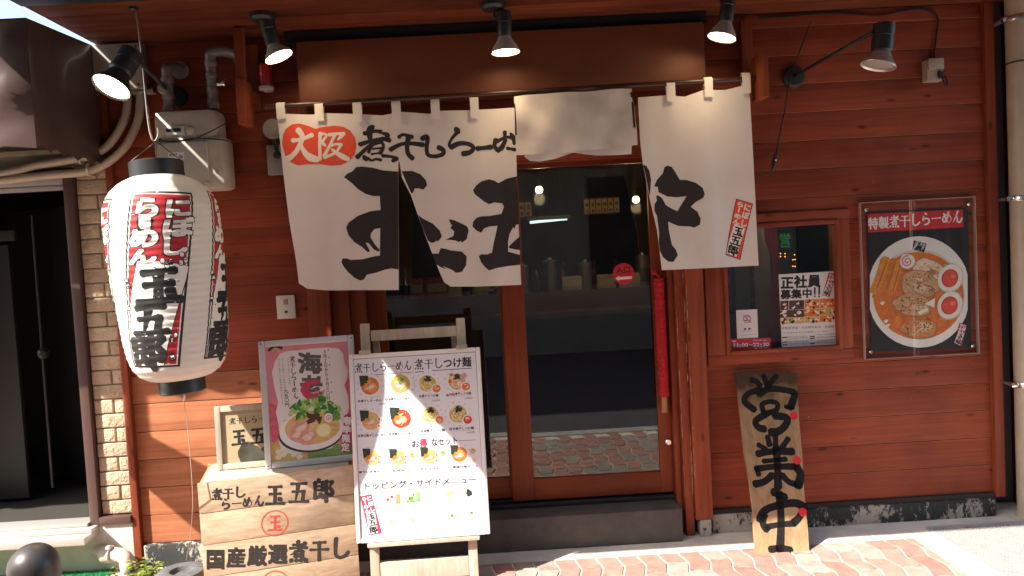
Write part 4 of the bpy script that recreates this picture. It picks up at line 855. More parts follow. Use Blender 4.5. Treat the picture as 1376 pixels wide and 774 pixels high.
def bowl(A, Q, cx, cy, r, kind, lv, rx=1.0, seed=0):
    "a bowl of noodles as printed on the menus; cx,cy,r in photo px"
    rn = random.Random(seed+int(cx*7+cy))
    c = Q(cx, cy); s = (Vector(Q(cx+1, cy))-Vector(c)).length
    R_ = r*s
    E = lambda dx, dy, a, b_, m_, l, rot=0, wob=.0, n=20: A.ell(*Q(cx+dx*r, cy+dy*r), a*R_, b_*R_, m_, lv+l, n, rot, wob, rn.randint(0, 99))
    def pearls(m_):
        for k in range(13):
            a = k*.485; q = Q(cx+1.34*r*math.cos(a), cy+1.3*r*math.sin(a)); A.ring(*q, .085*R_*(1+.4*(k % 2)), .035*R_, m_, lv, 10)
    if kind in ('ramen', 'oil', 'spicy', 'egg'):
        sp = {'ramen': SOUP, 'oil': NOODD, 'spicy': SOUPR, 'egg': SOUPL}[kind]
        if kind in ('ramen', 'oil', 'egg'): pearls(PINK)
        E(0, 0, 1.0, .97, BOWL, 1); E(0, 0, .93, .9, sp, 2, 0, .01, 26)
        for k in range(16):
            a = rn.uniform(0, 6.3); d = rn.uniform(.1, .6); a2 = a+rn.uniform(.5, 1.4)
            A.stroke([Q(cx+d*r*math.cos(a), cy+d*r*math.sin(a)), Q(cx+.8*d*r*math.cos((a+a2)/2), cy+.8*d*r*math.sin((a+a2)/2)), Q(cx+(d+.1)*r*math.cos(a2), cy+(d+.1)*r*math.sin(a2))], .06*R_, NOOD, lv+3+.02*k, k=3)
        E(.15, .1, .42, .34, MEAT if kind != 'oil' else FAT, 4, .4, .05); E(.12, .08, .27, .2, FAT, 5, .5, .1); E(-.3, .25, .36, .27, MEATP, 4.5, -.3, .05); E(-.28, .23, .2, .12, FAT, 5.5, -.4, .1)
        if kind == 'oil':
            E(.05, -.35, .3, .25, GRN, 6, 0, .2); E(.02, -.05, .16, .14, YOLK, 7)
        else:
            A.poly([Q(cx-1.1*r, cy-1.15*r), Q(cx-.15*r, cy-1.1*r), Q(cx-.25*r, cy-.25*r), Q(cx-1.0*r, cy+.05*r)], NORI, lv+6)
            for k in range(4): A.stroke([Q(cx-.5*r+k*.12*r, cy-.3*r), Q(cx-.7*r+k*.12*r, cy+.15*r)], .1*R_, MENMAL, lv+6.5+.02*k, k=2)
            if kind == 'egg': E(.85, -.2, .2, .2, EGGW, 7); E(.85, -.2, .11, .12, YOLK, 8); E(.8, .5, .2, .2, EGGW, 7); E(.8, .5, .11, .12, YOLK, 8)
        for k in range(5): E(rn.uniform(-.3, .5), rn.uniform(-.6, -.1), .07, .05, GRNL, 7.2+.05*k, rn.random())
    else:
        pearls(PINK); E(0, 0, .92, .9, NOODD, 1, 0, .03, 26)
        for k in range(34):
            a = rn.uniform(0, 6.3); d = rn.uniform(.1, .85); a2 = a+rn.uniform(.5, 1.2)
            A.stroke([Q(cx+d*r*math.cos(a), cy+d*r*math.sin(a)), Q(cx+d*r*math.cos((a+a2)/2), cy+d*r*math.sin((a+a2)/2)), Q(cx+d*r*math.cos(a2), cy+d*r*math.sin(a2))], .07*R_, NOOD if k % 3 else CREAM, lv+2+.02*k, k=3)
        E(.05, -.5, .36, .3, NORI, 4, 0, .25)
        for k in range(9): A.stroke([Q(cx+.05*r, cy-.5*r), Q(cx+(.05+.5*math.cos(k*.7))*r, cy+(-.5+.42*math.sin(k*.7))*r)], .05*R_, NORI, lv+4.1+.02*k, k=2)
        if kind == 'tsuke2':
            E(.3, .25, .5, .5, MEATP, 5, 0, .05); E(.3, .25, .3, .25, FAT, 6, .5, .1); E(.75, -.6, .4, .3, MEATP, 5, .4, .05); E(-.6, -.75, .2, .17, YOLK, 5); E(-.75, .0, .2, .22, YOLK, 5)
        E(1.0, .6, .56, .54, BOWL, 7); E(1.0, .6, .46, .44, SOUPR if kind == 'tsuke3' else SOUP, 8)
        for k in range(5): E(1+rn.uniform(-.25, .25), .6+rn.uniform(-.25, .25), .12, .08, MEAT if k % 2 else FAT, 9+.05*k, rn.random()*3)

# ---------------------------------------------------------------- wooden crate
cA = atz(265, 650, .575); cB = atz(474, 624.5, .575)
cu = (cB-cA); cu.z = 0; CW = cu.length; cu.normalize(); cn = Vector((cu.y, -cu.x, 0)); cv = Vector((0, 0, 1)); cro = Matrix((cu, -cn, cv)).transposed()
CDP = .34
crate = thing('wooden_crate', 'weathered pine crate lettered in black with a red seal, standing in front of the boards', 'crate', (cA.x, cA.y, 0))
def cpt(u, d, z): return Vector((cA.x, cA.y, 0))+cu*u-cn*d+cv*z
def cbox(u0, u1, d0, d1, z0, z1, m_, bev=.003): g.box(cpt((u0+u1)/2, (d0+d1)/2, (z0+z1)/2), (u1-u0, d1-d0, z1-z0), m_, bev, cro)
g = MB(); zs = [.004, .150, .296, .438, .575]
for z0, z1 in zip(zs, zs[1:]): cbox(0, CW, 0, .016, z0+.0012, z1-.0012, RAW)
g.build('front_boards', crate)
g = MB()
for z0, z1 in zip(zs, zs[1:]):
    for u0 in (0, CW-.016): cbox(u0, u0+.016, .0165, CDP-.017, z0+.001, z1-.012 if z1 > .5 else z1-.001, OLDW)
    cbox(0, CW, CDP-.016, CDP, z0+.001, z1-.001, OLDW)
g.build('side_boards', crate)
GRYW = wood('grey_top_board', (.30, .25, .2), (.46, .39, .32), 'x', .8, knots=.2, var=.08)
g = MB(); cbox(.017, CW-.017, .0165, .165, .560, .5745, GRYW); cbox(.017, CW-.017, .168, CDP-.017, .560, .574, GRYW); g.build('top_boards', crate)
A = Art(planeF(cpt(0, 0, 0), cu, cv))
QC = invquad([(32, 380), (695, 300), (712, 774), (50, 860)], CW, .575)   # crop pixels, lower edge is out of the photo
def QC(x, y):   # crop px of the photo -> point on the crate front
    p = CAMP; px_, py_ = 255+x/3.174, 530+y/3.174
    d = CF*FPX + CR*(px_-688) - CU*(py_-387); o = cpt(0, 0, 0); t_ = (o-p).dot(cn)/d.dot(cn); h_ = p+d*t_-o
    return (h_.dot(cu), h_.z)
CINK = mat('stencil_ink', (.03, .025, .022), .8, 90, .5); CRED = mat('stencil_red', (.55, .07, .05), .8, 90, .25)
for ch, bx in (('煮', (92, 402, 140, 450)), ('干', (140, 398, 188, 446)), ('し', (188, 394, 238, 440)), ('ら', (130, 446, 175, 490)), ('ー', (178, 444, 222, 486)), ('め', (224, 438, 268, 482)), ('ん', (270, 432, 316, 476)), ('玉', (318, 382, 410, 474)), ('五', (420, 370, 510, 466)), ('郎', (524, 360, 616, 454))): charbox(A, ch, *bx, QC, CINK, 1, wt=.19)
def seal(cy):
    c = QC(363, cy); r = abs(QC(422, cy)[0]-c[0]); A.ring(*c, r, r*.1, CRED, 1, 36); charbox(A, '玉', 330, cy-38, 398, cy+36, QC, CRED, 1, wt=.17)
seal(549)
for k, ch in enumerate('国産厳選煮干し'):
    x = 68+k*88.5; y = 655-k*7.2; charbox(A, ch, x, y, x+84, y+88, QC, CINK, 1, bold=.055, wt=.2)
seal(806)
mb = MB(); A.into(mb); mb.build('lettering', crate)

# ---------------------------------------------------------------- boards standing on the crate
def orient(bl, yaw, lean):
    u = Vector((math.cos(yaw), math.sin(yaw), 0)); n_ = Vector((u.y, -u.x, 0)); v = (Vector((0, 0, 1))*math.cos(lean)-n_*math.sin(lean)).normalized()
    return Vector(bl), u, v, u.cross(v)
def frame_board(t, fr, W_, H_, wd, th, m_, name='frame', bev=.005, rail=None):
    o, u, v, n_ = fr; ro = Matrix((u, -n_, v)).transposed(); g = MB(); C = lambda a, b_, d: o+u*a+v*b_-n_*d
    g.box(C(wd/2, H_/2, th/2), (wd, th, H_), m_, bev, ro); g.box(C(W_-wd/2, H_/2, th/2), (wd, th, H_), m_, bev, ro)
    g.box(C(W_/2, wd/2, th/2+.0005), (W_-2*wd-.001, th-.001, wd), m_, bev*.6, ro); g.box(C(W_/2, H_-wd/2, th/2+.0005), (W_-2*wd-.001, th-.001, wd), m_, bev*.6, ro)
    return g.build(name, t)
def back_sheet(t, fr, W_, H_, wd, d, m_, name, fill):
    o, u, v, n_ = fr; mb = MB(); ro = Matrix((u, -n_, v)).transposed()
    mb.box(o+u*W_/2+v*H_/2-n_*(d+.004), (W_-2*wd+.004, .006, H_-2*wd+.004), m_, 0, ro)
    A = Art(planeF(o-n_*(d+.0005), u, v)); fill(A); A.into(mb); return mb.build(name, t)
# framed wooden-edged sign at the back
fr = orient(atz(291, 633, .5775)+Vector((0, -.012, 0)), R(6), .06); fr = orient(fr[0]+Vector((0, .02, 0)), R(6), .06)
t = thing('framed_sign', 'pale wood framed shop sign standing on the crate behind the pink poster', 'framed sign', fr[0])
W_, H_ = .36, .295; frame_board(t, fr, W_, H_, .026, .03, RAWZ, bev=.003)
GOLD = mat('sign_gold_ground', (.42, .33, .20), .5, 4, .12); GOLDE = mat('sign_gold_edge', (.55, .45, .28), .5); SIL = mat('sign_dark_figure', (.05, .045, .03), .6, 12, .5)
def fill(A):
    A.rect(.026, .026, W_-.026, H_-.026, GOLD, 0); x0, y0, x1, y1 = .042, .03, W_-.04, H_-.045
    for a in ((x0, y0, x0+.003, y1), (x1-.003, y0, x1, y1), (x0, y1-.003, x1, y1)): A.rect(*a, GOLDE, 1)
    A.brush('煮干しらーめん', .062, H_-.088, .03, BLK, 1, .13, dx=.033); A.brush('玉五郎', .064, H_-.190, .078, BLK, 1, .2, dx=.088)
    A.ell(.15, .045, .055, .075, SIL, .5, 22, .2, .06, 4); A.ell(.235, .04, .05, .07, SIL, .6, 22, -.2, .06, 6)
back_sheet(t, fr, W_, H_, .026, .012, GOLD, 'sign_face', fill)
# seasonal poster in an aluminium frame
SFR = mat('snap_frame_aluminium', (.66, .65, .65), .32, metal=.4)
fr = orient(atz(356.5, 631, .577), R(9.5), .07)
t = thing('seasonal_poster', 'pink seasonal ramen poster in a silver frame standing on the crate', 'poster', fr[0])
W_, H_ = .435, .592; sf = frame_board(t, fr, W_, H_, .029, .018, SFR, bev=.008)
QS = invquad([(35, 90), (525, 40), (510, 700), (22, 740)], W_, H_)
PK = mat('poster_pink', (.60, .22, .25), .5, 6, .12); PKD = mat('poster_deep_pink', (.55, .10, .15), .5, 50, .2); PAPG = mat('poster_grey_white', (.66, .63, .62), .5); GYI = mat('grey_brush', (.09, .09, .09), .6, 70, .5); GOLDB = mat('gold_clouds', (.55, .38, .12), .5, 40, .2); GRNB = mat('poster_green', (.16, .27, .07), .5, 10, .3); CRIM = mat('crimson_label', (.45, .04, .09), .5)
def fill(A):
    A.rect(.022, .022, W_-.022, H_-.022, PK, 0); P = lambda l: [QS(*p) for p in l]
    A.poly(P([(66, 400), (110, 420), (110, 560), (62, 640)]), PKD, .5); A.poly(P([(455, 280), (495, 270), (490, 560), (430, 600)]), PKD, .5)
    A.poly(P([(60, 600), (200, 650), (260, 700), (58, 716)]), GOLDB, .6); A.poly(P([(240, 640), (430, 610), (488, 560), (484, 690), (240, 702)]), GRNB, .6)
    for k in range(12): A.ell(*QS(66+(k % 6)*26, 640+26*(k//6)+(k % 2)*14), .014, .012, CREAM if k % 3 else GOLDB, .7+.01*k, 12)
    A.poly(P([(112, 190), (140, 150), (180, 135), (225, 132), (300, 120), (380, 112), (440, 115), (462, 140), (466, 190), (478, 230), (470, 280), (455, 310), (470, 360), (470, 420), (440, 560), (360, 640), (180, 660), (120, 665), (100, 610), (105, 520), (96, 450), (112, 400), (100, 330), (92, 250)]), PAPG, 1)
    rn = random.Random(2)
    for k in range(30): A.ell(*QS(rn.choice([rn.uniform(68, 100), rn.uniform(472, 492)]), rn.uniform(100, 560)), .0022, .0022, PK, 1.2, 8)
    A.stroke(P([(85, 135), (118, 112), (152, 122)]), .012, NORI, 2); A.stroke(P([(100, 138), (118, 122), (138, 138)]), .007, GOLDB, 2)
    charbox(A, '海', 225, 135, 350, 248, QS, GYI, 2, .05); charbox(A, '老', 228, 252, 345, 372, QS, GYI, 2, .05)
    A.stroke(P([(330, 290), (275, 300), (250, 330), (270, 365), (320, 360)]), .032, CRIM, 2.5, (.5, 1, 1.1, .5)); 
    for k in range(3): A.stroke(P([(300, 330+k*8), (335, 345+k*6), (352, 330+k*9)]), .003, CRIM, 2.6+.02*k)
    column_of(A, '煮干しらーめん', 200, 160, 382, 30, QS, BLK, 2, .02, .12); column_of(A, '九五〇円', 155, 330, 422, 24, QS, BLK, 2, .02, None)
    column_of(A, '３月１日から４月30日'.replace('30', '三〇'), 368, 120, 385, 20, QS, BLK, 2, .02)
    for y in (125, 165, 203, 295, 345): A.ell(*QS(388, y), .0035, .0035, CRIM, 2, 10)
    for x, y0, y1 in ((132, 172, 410), (150, 172, 330), (178, 172, 310)): column_of(A, 'かつおと煮干しの風味が海老と合わさる一杯です'[:int((y1-y0)/13)], x, y0, y1, 9, QS, GYI, 2, 0)
    for x, y in ((140, 498), (128, 530), (140, 575), (168, 462), (195, 440), (158, 520), (180, 610), (415, 590), (430, 560), (420, 440)):
        c = QS(x, y); A.ring(*c, .0085, .003, CRIM, 2, 8)
    c = QS(272, 530); A.ell(*QS(265, 560), .148, .088, NORI, 1.8, 36); A.ell(*QS(268, 545), .145, .092, BOWL, 3, 40); A.ell(*QS(275, 530), .125, .078, SOUPL, 4, 36); 
    for k in range(22):
        a = rn.uniform(0, 6.3); d = rn.uniform(.3, .8); x, y = 275+d*118*math.cos(a), 530+d*70*math.sin(a); A.stroke([QS(x, y), QS(x+30, y+rn.uniform(-9, 9)), QS(x+50, y+rn.uniform(-9, 14))], .004, NOOD, 4.5+.02*k, k=3)
    for x, y, a_, b_ in ((215, 535, .045, .032), (245, 580, .047, .034), (190, 570, .035, .026)): A.ell(*QS(x, y), a_, b_, MEATP, 5+(x % 7)*.1, 22, .3, .06, x); A.ell(*QS(x+4, y-4), a_*.6, b_*.45, FAT, 6, 18, .5, .12, x)
    for k in range(46):
        x = rn.uniform(175, 420); y = 375+abs(x-300)*.45+rn.uniform(-12, 75); A.ell(*QS(x, y), rn.uniform(.012, .024), rn.uniform(.008, .014), rn.choice([GRN, GRN, GRN2, GRNL]), 6.5+.03*k, 12, rn.uniform(0, 3), .15, k)
    for k in range(10): A.ell(*QS(285+rn.uniform(-28, 28), 475+rn.uniform(-22, 22)), .016, .011, CHAR, 8.2+.03*k, 12, rn.random()*3, .2, k)
    A.ell(*QS(330, 545), .036, .034, YEL, 9, 26); A.ell(*QS(330, 545), .029, .027, F_('lemon_flesh', (.76, .70, .4), 50, .1), 9.5, 22)
    A.ell(*QS(360, 478), .019, .022, EGGW, 9, 18); A.ring(*QS(360, 478), .012, .004, PINK, 9.5, 18); A.ell(*QS(361, 480), .004, .004, PINK, 9.5, 10)
    A.poly(P([(440, 470), (462, 455), (488, 470), (470, 600), (455, 655), (425, 662), (408, 640), (425, 580)]), CRIM, 10); column_of(A, '春季限定', 460, 470, 655, 44, QS, WHT, 11, .04, x1=430)
back_sheet(t, fr, W_, H_, .022, .007, PAPG, 'poster_sheet', fill)
o, u, v, n_ = fr
for a, b_ in ((.013, .013), (W_-.013, .013), (.013, H_-.013), (W_-.013, H_-.013)): g = MB(); g.lathe([(.006, 0), (.005, .002)], o+u*a+v*b_, CHROME, n_, 10); g.build('corner_screw', t)

# ---------------------------------------------------------------- easel and menu board
m0 = atz(478.8, 731, .225); m1 = atz(659, 718, .225); mu_ = (m1-m0).normalized(); MW = (m1-m0).length; yaw = math.atan2(mu_.y, mu_.x); lean = .125
fr = orient(m0, yaw, lean); o, u, v, n_ = fr; MH = .862; ro = Matrix((u, -n_, v)).transposed()
es = thing('wooden_easel', 'plain pine easel carrying the white ramen menu board', 'easel', (m0.x+.3, m0.y, 0))
EP = lambda a, b_, d: o+u*a+v*b_-n_*d
bz = -(.225)/v.z
for a in (.075, MW-.085):
    g = MB(); tp = 1.005; g.box(EP(a, (tp+bz)/2, .046), (.042, .028, tp-bz), RAWZ, .004, ro); g.build('front_leg', es)
g = MB(); g.box(EP(MW/2, .945, .046), (MW-.205, .02, .05), RAWZ, .003, ro); g.build('cross_rail', es)
g = MB(); g.box(EP(MW/2-.005, -.145, .046), (MW-.205, .022, .085), RAWZ, .003, ro); g.build('cross_rail', es)
g = MB(); g.box(EP(MW/2, -.012, .02), (MW-.1, .05, .018), RAWZ, .003, ro); g.build('ledge', es)
for a in (.12, MW-.12):
    g = MB(); p0 = EP(a, .93, .07); p1 = Vector((p0.x, p0.y+.34, 0.02)); g.bar(p0, p1, .03, .02, RAWZ, .003); g.build('rear_leg', es)
for a in (.075, MW-.085):
    g = MB(); g.box(EP(a, MH+.006, .016), (.05, .05, .02), RAWZ, .003, ro); g.build('top_clip', es)
mnu = thing('menu_board', 'white framed ramen menu with rows of bowls leaning on the easel', 'menu board', m0)
frame_board(mnu, fr, MW, MH, .020, .022, mat('white_frame', (.72, .69, .66), .35), bev=.007)
QM = invquad([(478.7, 475.4), (651.4, 468), (659, 718), (478.8, 731)], MW, MH)
QM1 = lambda x, y: QM(470+x/5.53, 460+y/5.53); QM2 = lambda x, y: QM(470+x/3.99, 580+y/3.99)
MPAP = mat('menu_paper', (.70, .68, .71), .35); GRL = mat('grey_rule', (.25, .24, .24), .6)
def fill(A):
    A.rect(.018, .018, MW-.018, MH-.018, MPAP, 0)
    for a in ((.0195, .019, .0225, MH-.019), (MW-.0225, .019, MW-.0195, MH-.019), (.0195, MH-.0235, MW-.0195, MH-.020)): A.rect(*a, GRL, .5)
    line_of(A, '煮干しらーめん', 86, 500, 188, 172, 70, QM1, BLK, 1, .02, .105); line_of(A, '煮干しつけ麺', 520, 940, 168, 150, 78, QM1, BLK, 1, .03, .105)
    S = lambda pts, wd, m_=BLK, Q=QM1: A.stroke([Q(*p) for p in pts], wd, m_, 1, k=3)
    S([(230, 240), (505, 226)], .0022); S([(525, 226), (585, 222)], .003); S([(650, 216), (940, 203)], .003); S([(512, 120), (520, 690)], .001, GRL)
    def cap(s, x0, x1, y, Q, h=22, m_=BLK): line_of(A, s, x0, x1, y, y-(x1-x0)*.04, h, Q, m_, 1, .03)
    bowl(A, QM1, 195, 325, 70, 'ramen', 1); bowl(A, QM1, 415, 312, 76, 'oil', 1); bowl(A, QM1, 612, 312, 66, 'tsuke', 1); bowl(A, QM1, 828, 300, 66, 'tsuke2', 1)
    bowl(A, QM1, 190, 590, 72, 'egg', 1); bowl(A, QM1, 412, 575, 76, 'spicy', 1); bowl(A, QM1, 628, 548, 64, 'tsuke', 1, seed=3); bowl(A, QM1, 830, 545, 70, 'tsuke3', 1)
    cap('◎煮干しらーめん', 100, 275, 438, QM1); cap('◎油煮干しらーめん', 300, 485, 428, QM1); cap('◎煮干しつけ麺', 548, 690, 408, QM1); cap('◎', 745, 768, 402, QM1); cap('特製', 768, 812, 398, QM1, 22, CRIM); cap('煮干しつけ麺', 812, 930, 394, QM1)
    cap('◎得玉煮干しらーめん', 88, 300, 700, QM1); cap('◎辛煮干しらーめん', 318, 500, 690, QM1); cap('◎油煮干しつけ麺', 548, 730, 668, QM1); cap('◎辛煮干しつけ麺', 762, 945, 655, QM1)
    for x0, x1, y in ((560, 690, 430), (750, 930, 415), (780, 920, 672), (120, 160, 462), (590, 720, 690)): S([(x0, y), (x1, y-4)], .0009, GRL)
    for x, y, s in ((640, 442, '八五〇円'), (880, 428, '一〇五〇円'), (890, 682, '九〇〇円'), (250, 462, '七五〇円'), (455, 450, '八〇〇円')): cap(s, x, x+60, y, QM1, 13)
    S([(255, 78), (335, 74)], .0018, BLK, QM2); S([(600, 58), (690, 53)], .0018, BLK, QM2)
    line_of(A, 'お', 345, 390, 72, 70, 44, QM2, BLK, 1, .03); line_of(A, '得', 392, 430, 68, 66, 50, QM2, CRIM, 1, .05); line_of(A, 'なセット', 450, 596, 64, 52, 44, QM2, BLK, 1, .03)
    for k, (x, y) in enumerate(((135, 145), (275, 148), (440, 140), (600, 130))):
        bowl(A, QM2, x, y, 44, ['egg', 'egg', 'oil', 'ramen'][k] if k != 2 else 'egg', 1, seed=k)
        if k: bowl(A, QM2, x+72, y-12-k*2, 15, 'oil', 1, seed=k); A.ell(*QM2(x+80, y+28), .014, .011, FAT, 2, 14, 0, .1, k)
    for x0, x1, y, s in ((62, 215, 222, '煮干し定食セット'), (235, 360, 216, '玉丼セット'), (385, 540, 208, 'ぎょうざセット'), (560, 700, 198, '唐揚げ飯セット')): cap(s, x0, x1, y, QM2, 13)
    line_of(A, 'トッピング・サイドメニュー', 78, 690, 298, 262, 42, QM2, BLK, 1, .02); S([(64, 334), (700, 290)], .0022, BLK, QM2)
    narrow_label(A, QM2, [(64, 352), (124, 340), (172, 548), (104, 560)], 1, WHT, CRIM, BLK)
    rn = random.Random(9)
    for x, y, m_, sz in ((210, 370, YOLK, 9), (232, 355, YOLK, 9), (535, 345, NOOD, 14), (555, 335, NOOD, 12), (645, 335, NORI, 20), (225, 488, YEL, 10), (340, 478, NOOD, 12), (550, 455, SOUP, 10), (640, 460, FAT, 15), (655, 440, GRN, 9)):
        c = QM2(x, y); s = MW/755*sz*1.05; A.ell(*c, s, s*.8, m_, 1.5+rn.random(), 16, rn.random()*3, .12, int(x))
    for k in range(14): c = QM2(rn.uniform(310, 352), rn.uniform(338, 382)); A.ell(*c, .006, .005, rn.choice([GRN, GRNL]), 2+.03*k, 10, rn.random()*3, .2, k)
    for k in range(4): S([(258+k*6, 340), (256+k*6, 392)], .004, MENMAL, QM2); S([(365+k*6, 330), (362+k*6, 382)], .0035, GRN, QM2)
    for i, (x, y, s) in enumerate(((182, 412, '味玉 メンマ'), (300, 405, 'ねぎ 青ねぎ'), (425, 398, '麺大盛 中盛'), (520, 390, 'もやし'), (612, 382, 'のり'), (185, 532, 'ごはん'), (300, 524, '玉子かけ'), (418, 516, '白飯'), (515, 508, 'キムチ'), (610, 500, 'ぎょうざ'))): line_of(A, s.replace(' ', '・'), x, x+72, y, y-3, 11, QM2, GRL, 1, .0)
    A.ring(*QM2(692, 505), .012, .0012, GRL, 1, 4)
back_sheet(mnu, fr, MW, MH, .018, .008, MPAP, 'menu_sheet', fill)

# ---------------------------------------------------------------- open-for-business board
OB_ = mat('burnt_board_ink', (.011, .01, .01), .85, 60, .3, spec=.2)
bl = atz(1016, 745, 0); tl = at(988.2, 500, -.035); br_ = atz(1090.7, 743.7, 0); 
u = Vector((br_.x-bl.x, 0, 0)).normalized(); yaw = 0; W_ = .285; vv_ = Vector((.057, tl.y-bl.y, tl.z)); H_ = vv_.length
t = thing('opening_board', 'tall weathered plank with big black brush characters and three red dots leaning on the boards', 'sign board', bl)
v = vv_.normalized(); n_ = u.cross(v).normalized(); u = v.cross(n_)
bl = bl-u*.0135; TZ = lambda a, b_: (W_/2+(a-W_/2)*(.905+.21*b_/H_), b_)
prof = [TZ(*q_) for q_ in [(0.001, 0), (W_-.001, .004), (W_, .12), (W_-.006, .3), (W_-.002, .45), (W_-.006, .62), (W_-.003, H_-.004), (.0, H_), (.002, .7), (.0, .5), (.009, .34), (.011, .2), (.003, .1)]]
P = lambda a, b_, d: bl+u*a+v*b_-n_*d+Vector((0, 0, .001))
OPW = wood('opening_board_wood', (.27, .16, .083), (.44, .285, .155), 'z', .7, grain=.7, knots=.15, var=.02)
n = OPW.node_tree.nodes; L = OPW.node_tree.links; bsdf = n['Principled BSDF']; src = bsdf.inputs['Base Color'].links[0].from_socket
tcx = n.new('ShaderNodeTexCoord'); sp = n.new('ShaderNodeSeparateXYZ'); L.new(tcx.outputs['Object'], sp.inputs[0]); nz = n.new('ShaderNodeTexNoise'); nz.inputs['Scale'].default_value = 11; L.new(tcx.outputs['Object'], nz.inputs[0])
ma = n.new('ShaderNodeMath'); ma.operation = 'MULTIPLY_ADD'; ma.inputs[1].default_value = .3; L.new(nz.outputs[0], ma.inputs[0]); L.new(sp.outputs[2], ma.inputs[2])
rg = n.new('ShaderNodeMapRange'); rg.inputs[1].default_value = .78; rg.inputs[2].default_value = .93; rg.inputs[4].default_value = .9; L.new(ma.outputs[0], rg.inputs[0])
mx = n.new('ShaderNodeMix'); mx.data_type = 'RGBA'; L.new(rg.outputs[0], mx.inputs[0]); L.new(src, mx.inputs[6]); mx.inputs[7].default_value = (.035, .018, .01, 1); L.new(mx.outputs[2], bsdf.inputs['Base Color'])   # scorched top
g = MB(); k = len(prof); g.mesh([P(a, b_, 0) for a, b_ in prof]+[P(a, b_, .022) for a, b_ in prof], [tuple(range(k)), tuple(range(2*k-1, k-1, -1))]+[(i, i+k, (i+1) % k+k, (i+1) % k) for i in range(k)], OPW)
QB_ = invquad([(38, 28), (275, 25), (332, 728), (118, 732)], W_, H_); QB = lambda x, y: TZ(*QB_(x, y)); A = Art(planeF(P(0, 0, 0), u, v)); s_ = W_/225
for pts, wd in (([(100, 62), (118, 66), (132, 84)], 20), ([(146, 42), (158, 78)], 18), ([(196, 42), (180, 62), (162, 92)], 18), ([(135, 100), (88, 118), (74, 150), (112, 182)], 20), ([(128, 120), (172, 96), (258, 106), (266, 125), (250, 172)], 22), ([(232, 168), (262, 168)], 14),
                ([(148, 190), (142, 160), (172, 148), (200, 156), (196, 182), (160, 196)], 17), ([(160, 196), (118, 226), (128, 252), (152, 258)], 22), ([(190, 204), (238, 212), (234, 240), (206, 266), (176, 270)], 24),
                ([(164, 288), (172, 320)], 18), ([(194, 284), (196, 330)], 18), ([(244, 294), (222, 328)], 18), ([(128, 320), (158, 338)], 16), ([(126, 356), (180, 346), (262, 344)], 22), ([(148, 384), (236, 374)], 15), ([(120, 414), (190, 404), (276, 402)], 20), ([(276, 402), (294, 432), (284, 476)], 26), ([(198, 330), (204, 420), (206, 482)], 24), ([(184, 436), (152, 462), (116, 472)], 22), ([(222, 436), (250, 462), (284, 470)], 20), ([(122, 412), (130, 436)], 16),
                ([(188, 500), (206, 508), (232, 522)], 26), ([(210, 505), (218, 600), (214, 715)], 24), ([(134, 606), (152, 572), (200, 552), (272, 540), (312, 556)], 24), ([(306, 556), (292, 590), (270, 612)], 22), ([(152, 586), (146, 620), (162, 640)], 22), ([(160, 632), (210, 622), (272, 616)], 18), ([(176, 714), (214, 708), (256, 716)], 22)):
    A.stroke([QB(*p) for p in pts], wd*s_*1.35, OB_, 1, (1.0, .85, .9, 1.05), 5)
for x, y in ((265, 203), (280, 377), (303, 573)): A.ell(*QB(x, y), .0205, .0205, mat('red_dot', (.60, .02, .03), .4), 2, 24, 0, .03, x)
A.into(g); g.build('plank', t)
t.matrix_world  # the plank leans; its foot stays on the ground

# ---------------------------------------------------------------- framed photo poster on the right wall
pp = thing('ramen_poster', 'black poster of a ramen bowl with two eggs under clear acrylic', 'poster', (1.875, 0, .86))
W_, H_ = .595, .806; o = Vector((1.876, -.006, .864)); fr = (o, Vector((1, 0, 0)), Vector((0, 0, 1)), Vector((0, -1, 0)))
QP = invquad([(40, 72), (515, 48), (530, 690), (62, 720)], W_, H_); Pk = lambda l: [QP(*p) for p in l]
mb = MB(); A = Art(planeF(o, (1, 0, 0), (0, 0, 1))); rn = random.Random(12)
PBK = mat('poster_black', (.016, .013, .014), .4)
A.poly(Pk([(72, 108), (488, 90), (500, 672), (90, 692)]), PBK, 0); A.poly(Pk([(76, 116), (472, 98), (477, 170), (78, 192)]), RED, 1)
line_of(A, '特製煮干しらーめん', 78, 472, 154, 126, 50, QP, WHT, 2, .04, .135)
def clipx(l): return [QP(min(x, 497-(.0)*y if False else 492+.01*y), y) for x, y in l]
def eo(cx, cy, a_, b_, rot, n_=40):
    return [(cx+a_*math.cos(t)*math.cos(rot)-b_*math.sin(t)*math.sin(rot), cy+a_*math.cos(t)*math.sin(rot)+b_*math.sin(t)*math.cos(rot)) for t in [2*math.pi*i/n_ for i in range(n_)]]
cl2 = lambda l: [QP(min(max(x, 86), 492), y) for x, y in l]
A.poly(cl2(eo(290, 440, 216, 232, 0)), BOWL, 1); A.poly(cl2(eo(288, 450, 192, 188, 0)), F_('bowl_inner', (.62, .55, .48), 20, .08), 1.5); A.poly(cl2(eo(288, 455, 188, 182, 0)), SOUP, 2)
for k in range(40):
    a = rn.uniform(0, 6.3); d = rn.uniform(.5, 1); A.ell(*QP(288+180*d*math.cos(a), 455+172*d*math.sin(a)), rn.uniform(.006, .02), rn.uniform(.005, .012), rn.choice([F_('soup_light', (.62, .24, .06), 40, .2), F_('soup_dark', (.36, .08, .02), 40, .2), MENMA]), 2.3+.01*k, 12, rn.random()*3, .2, k)
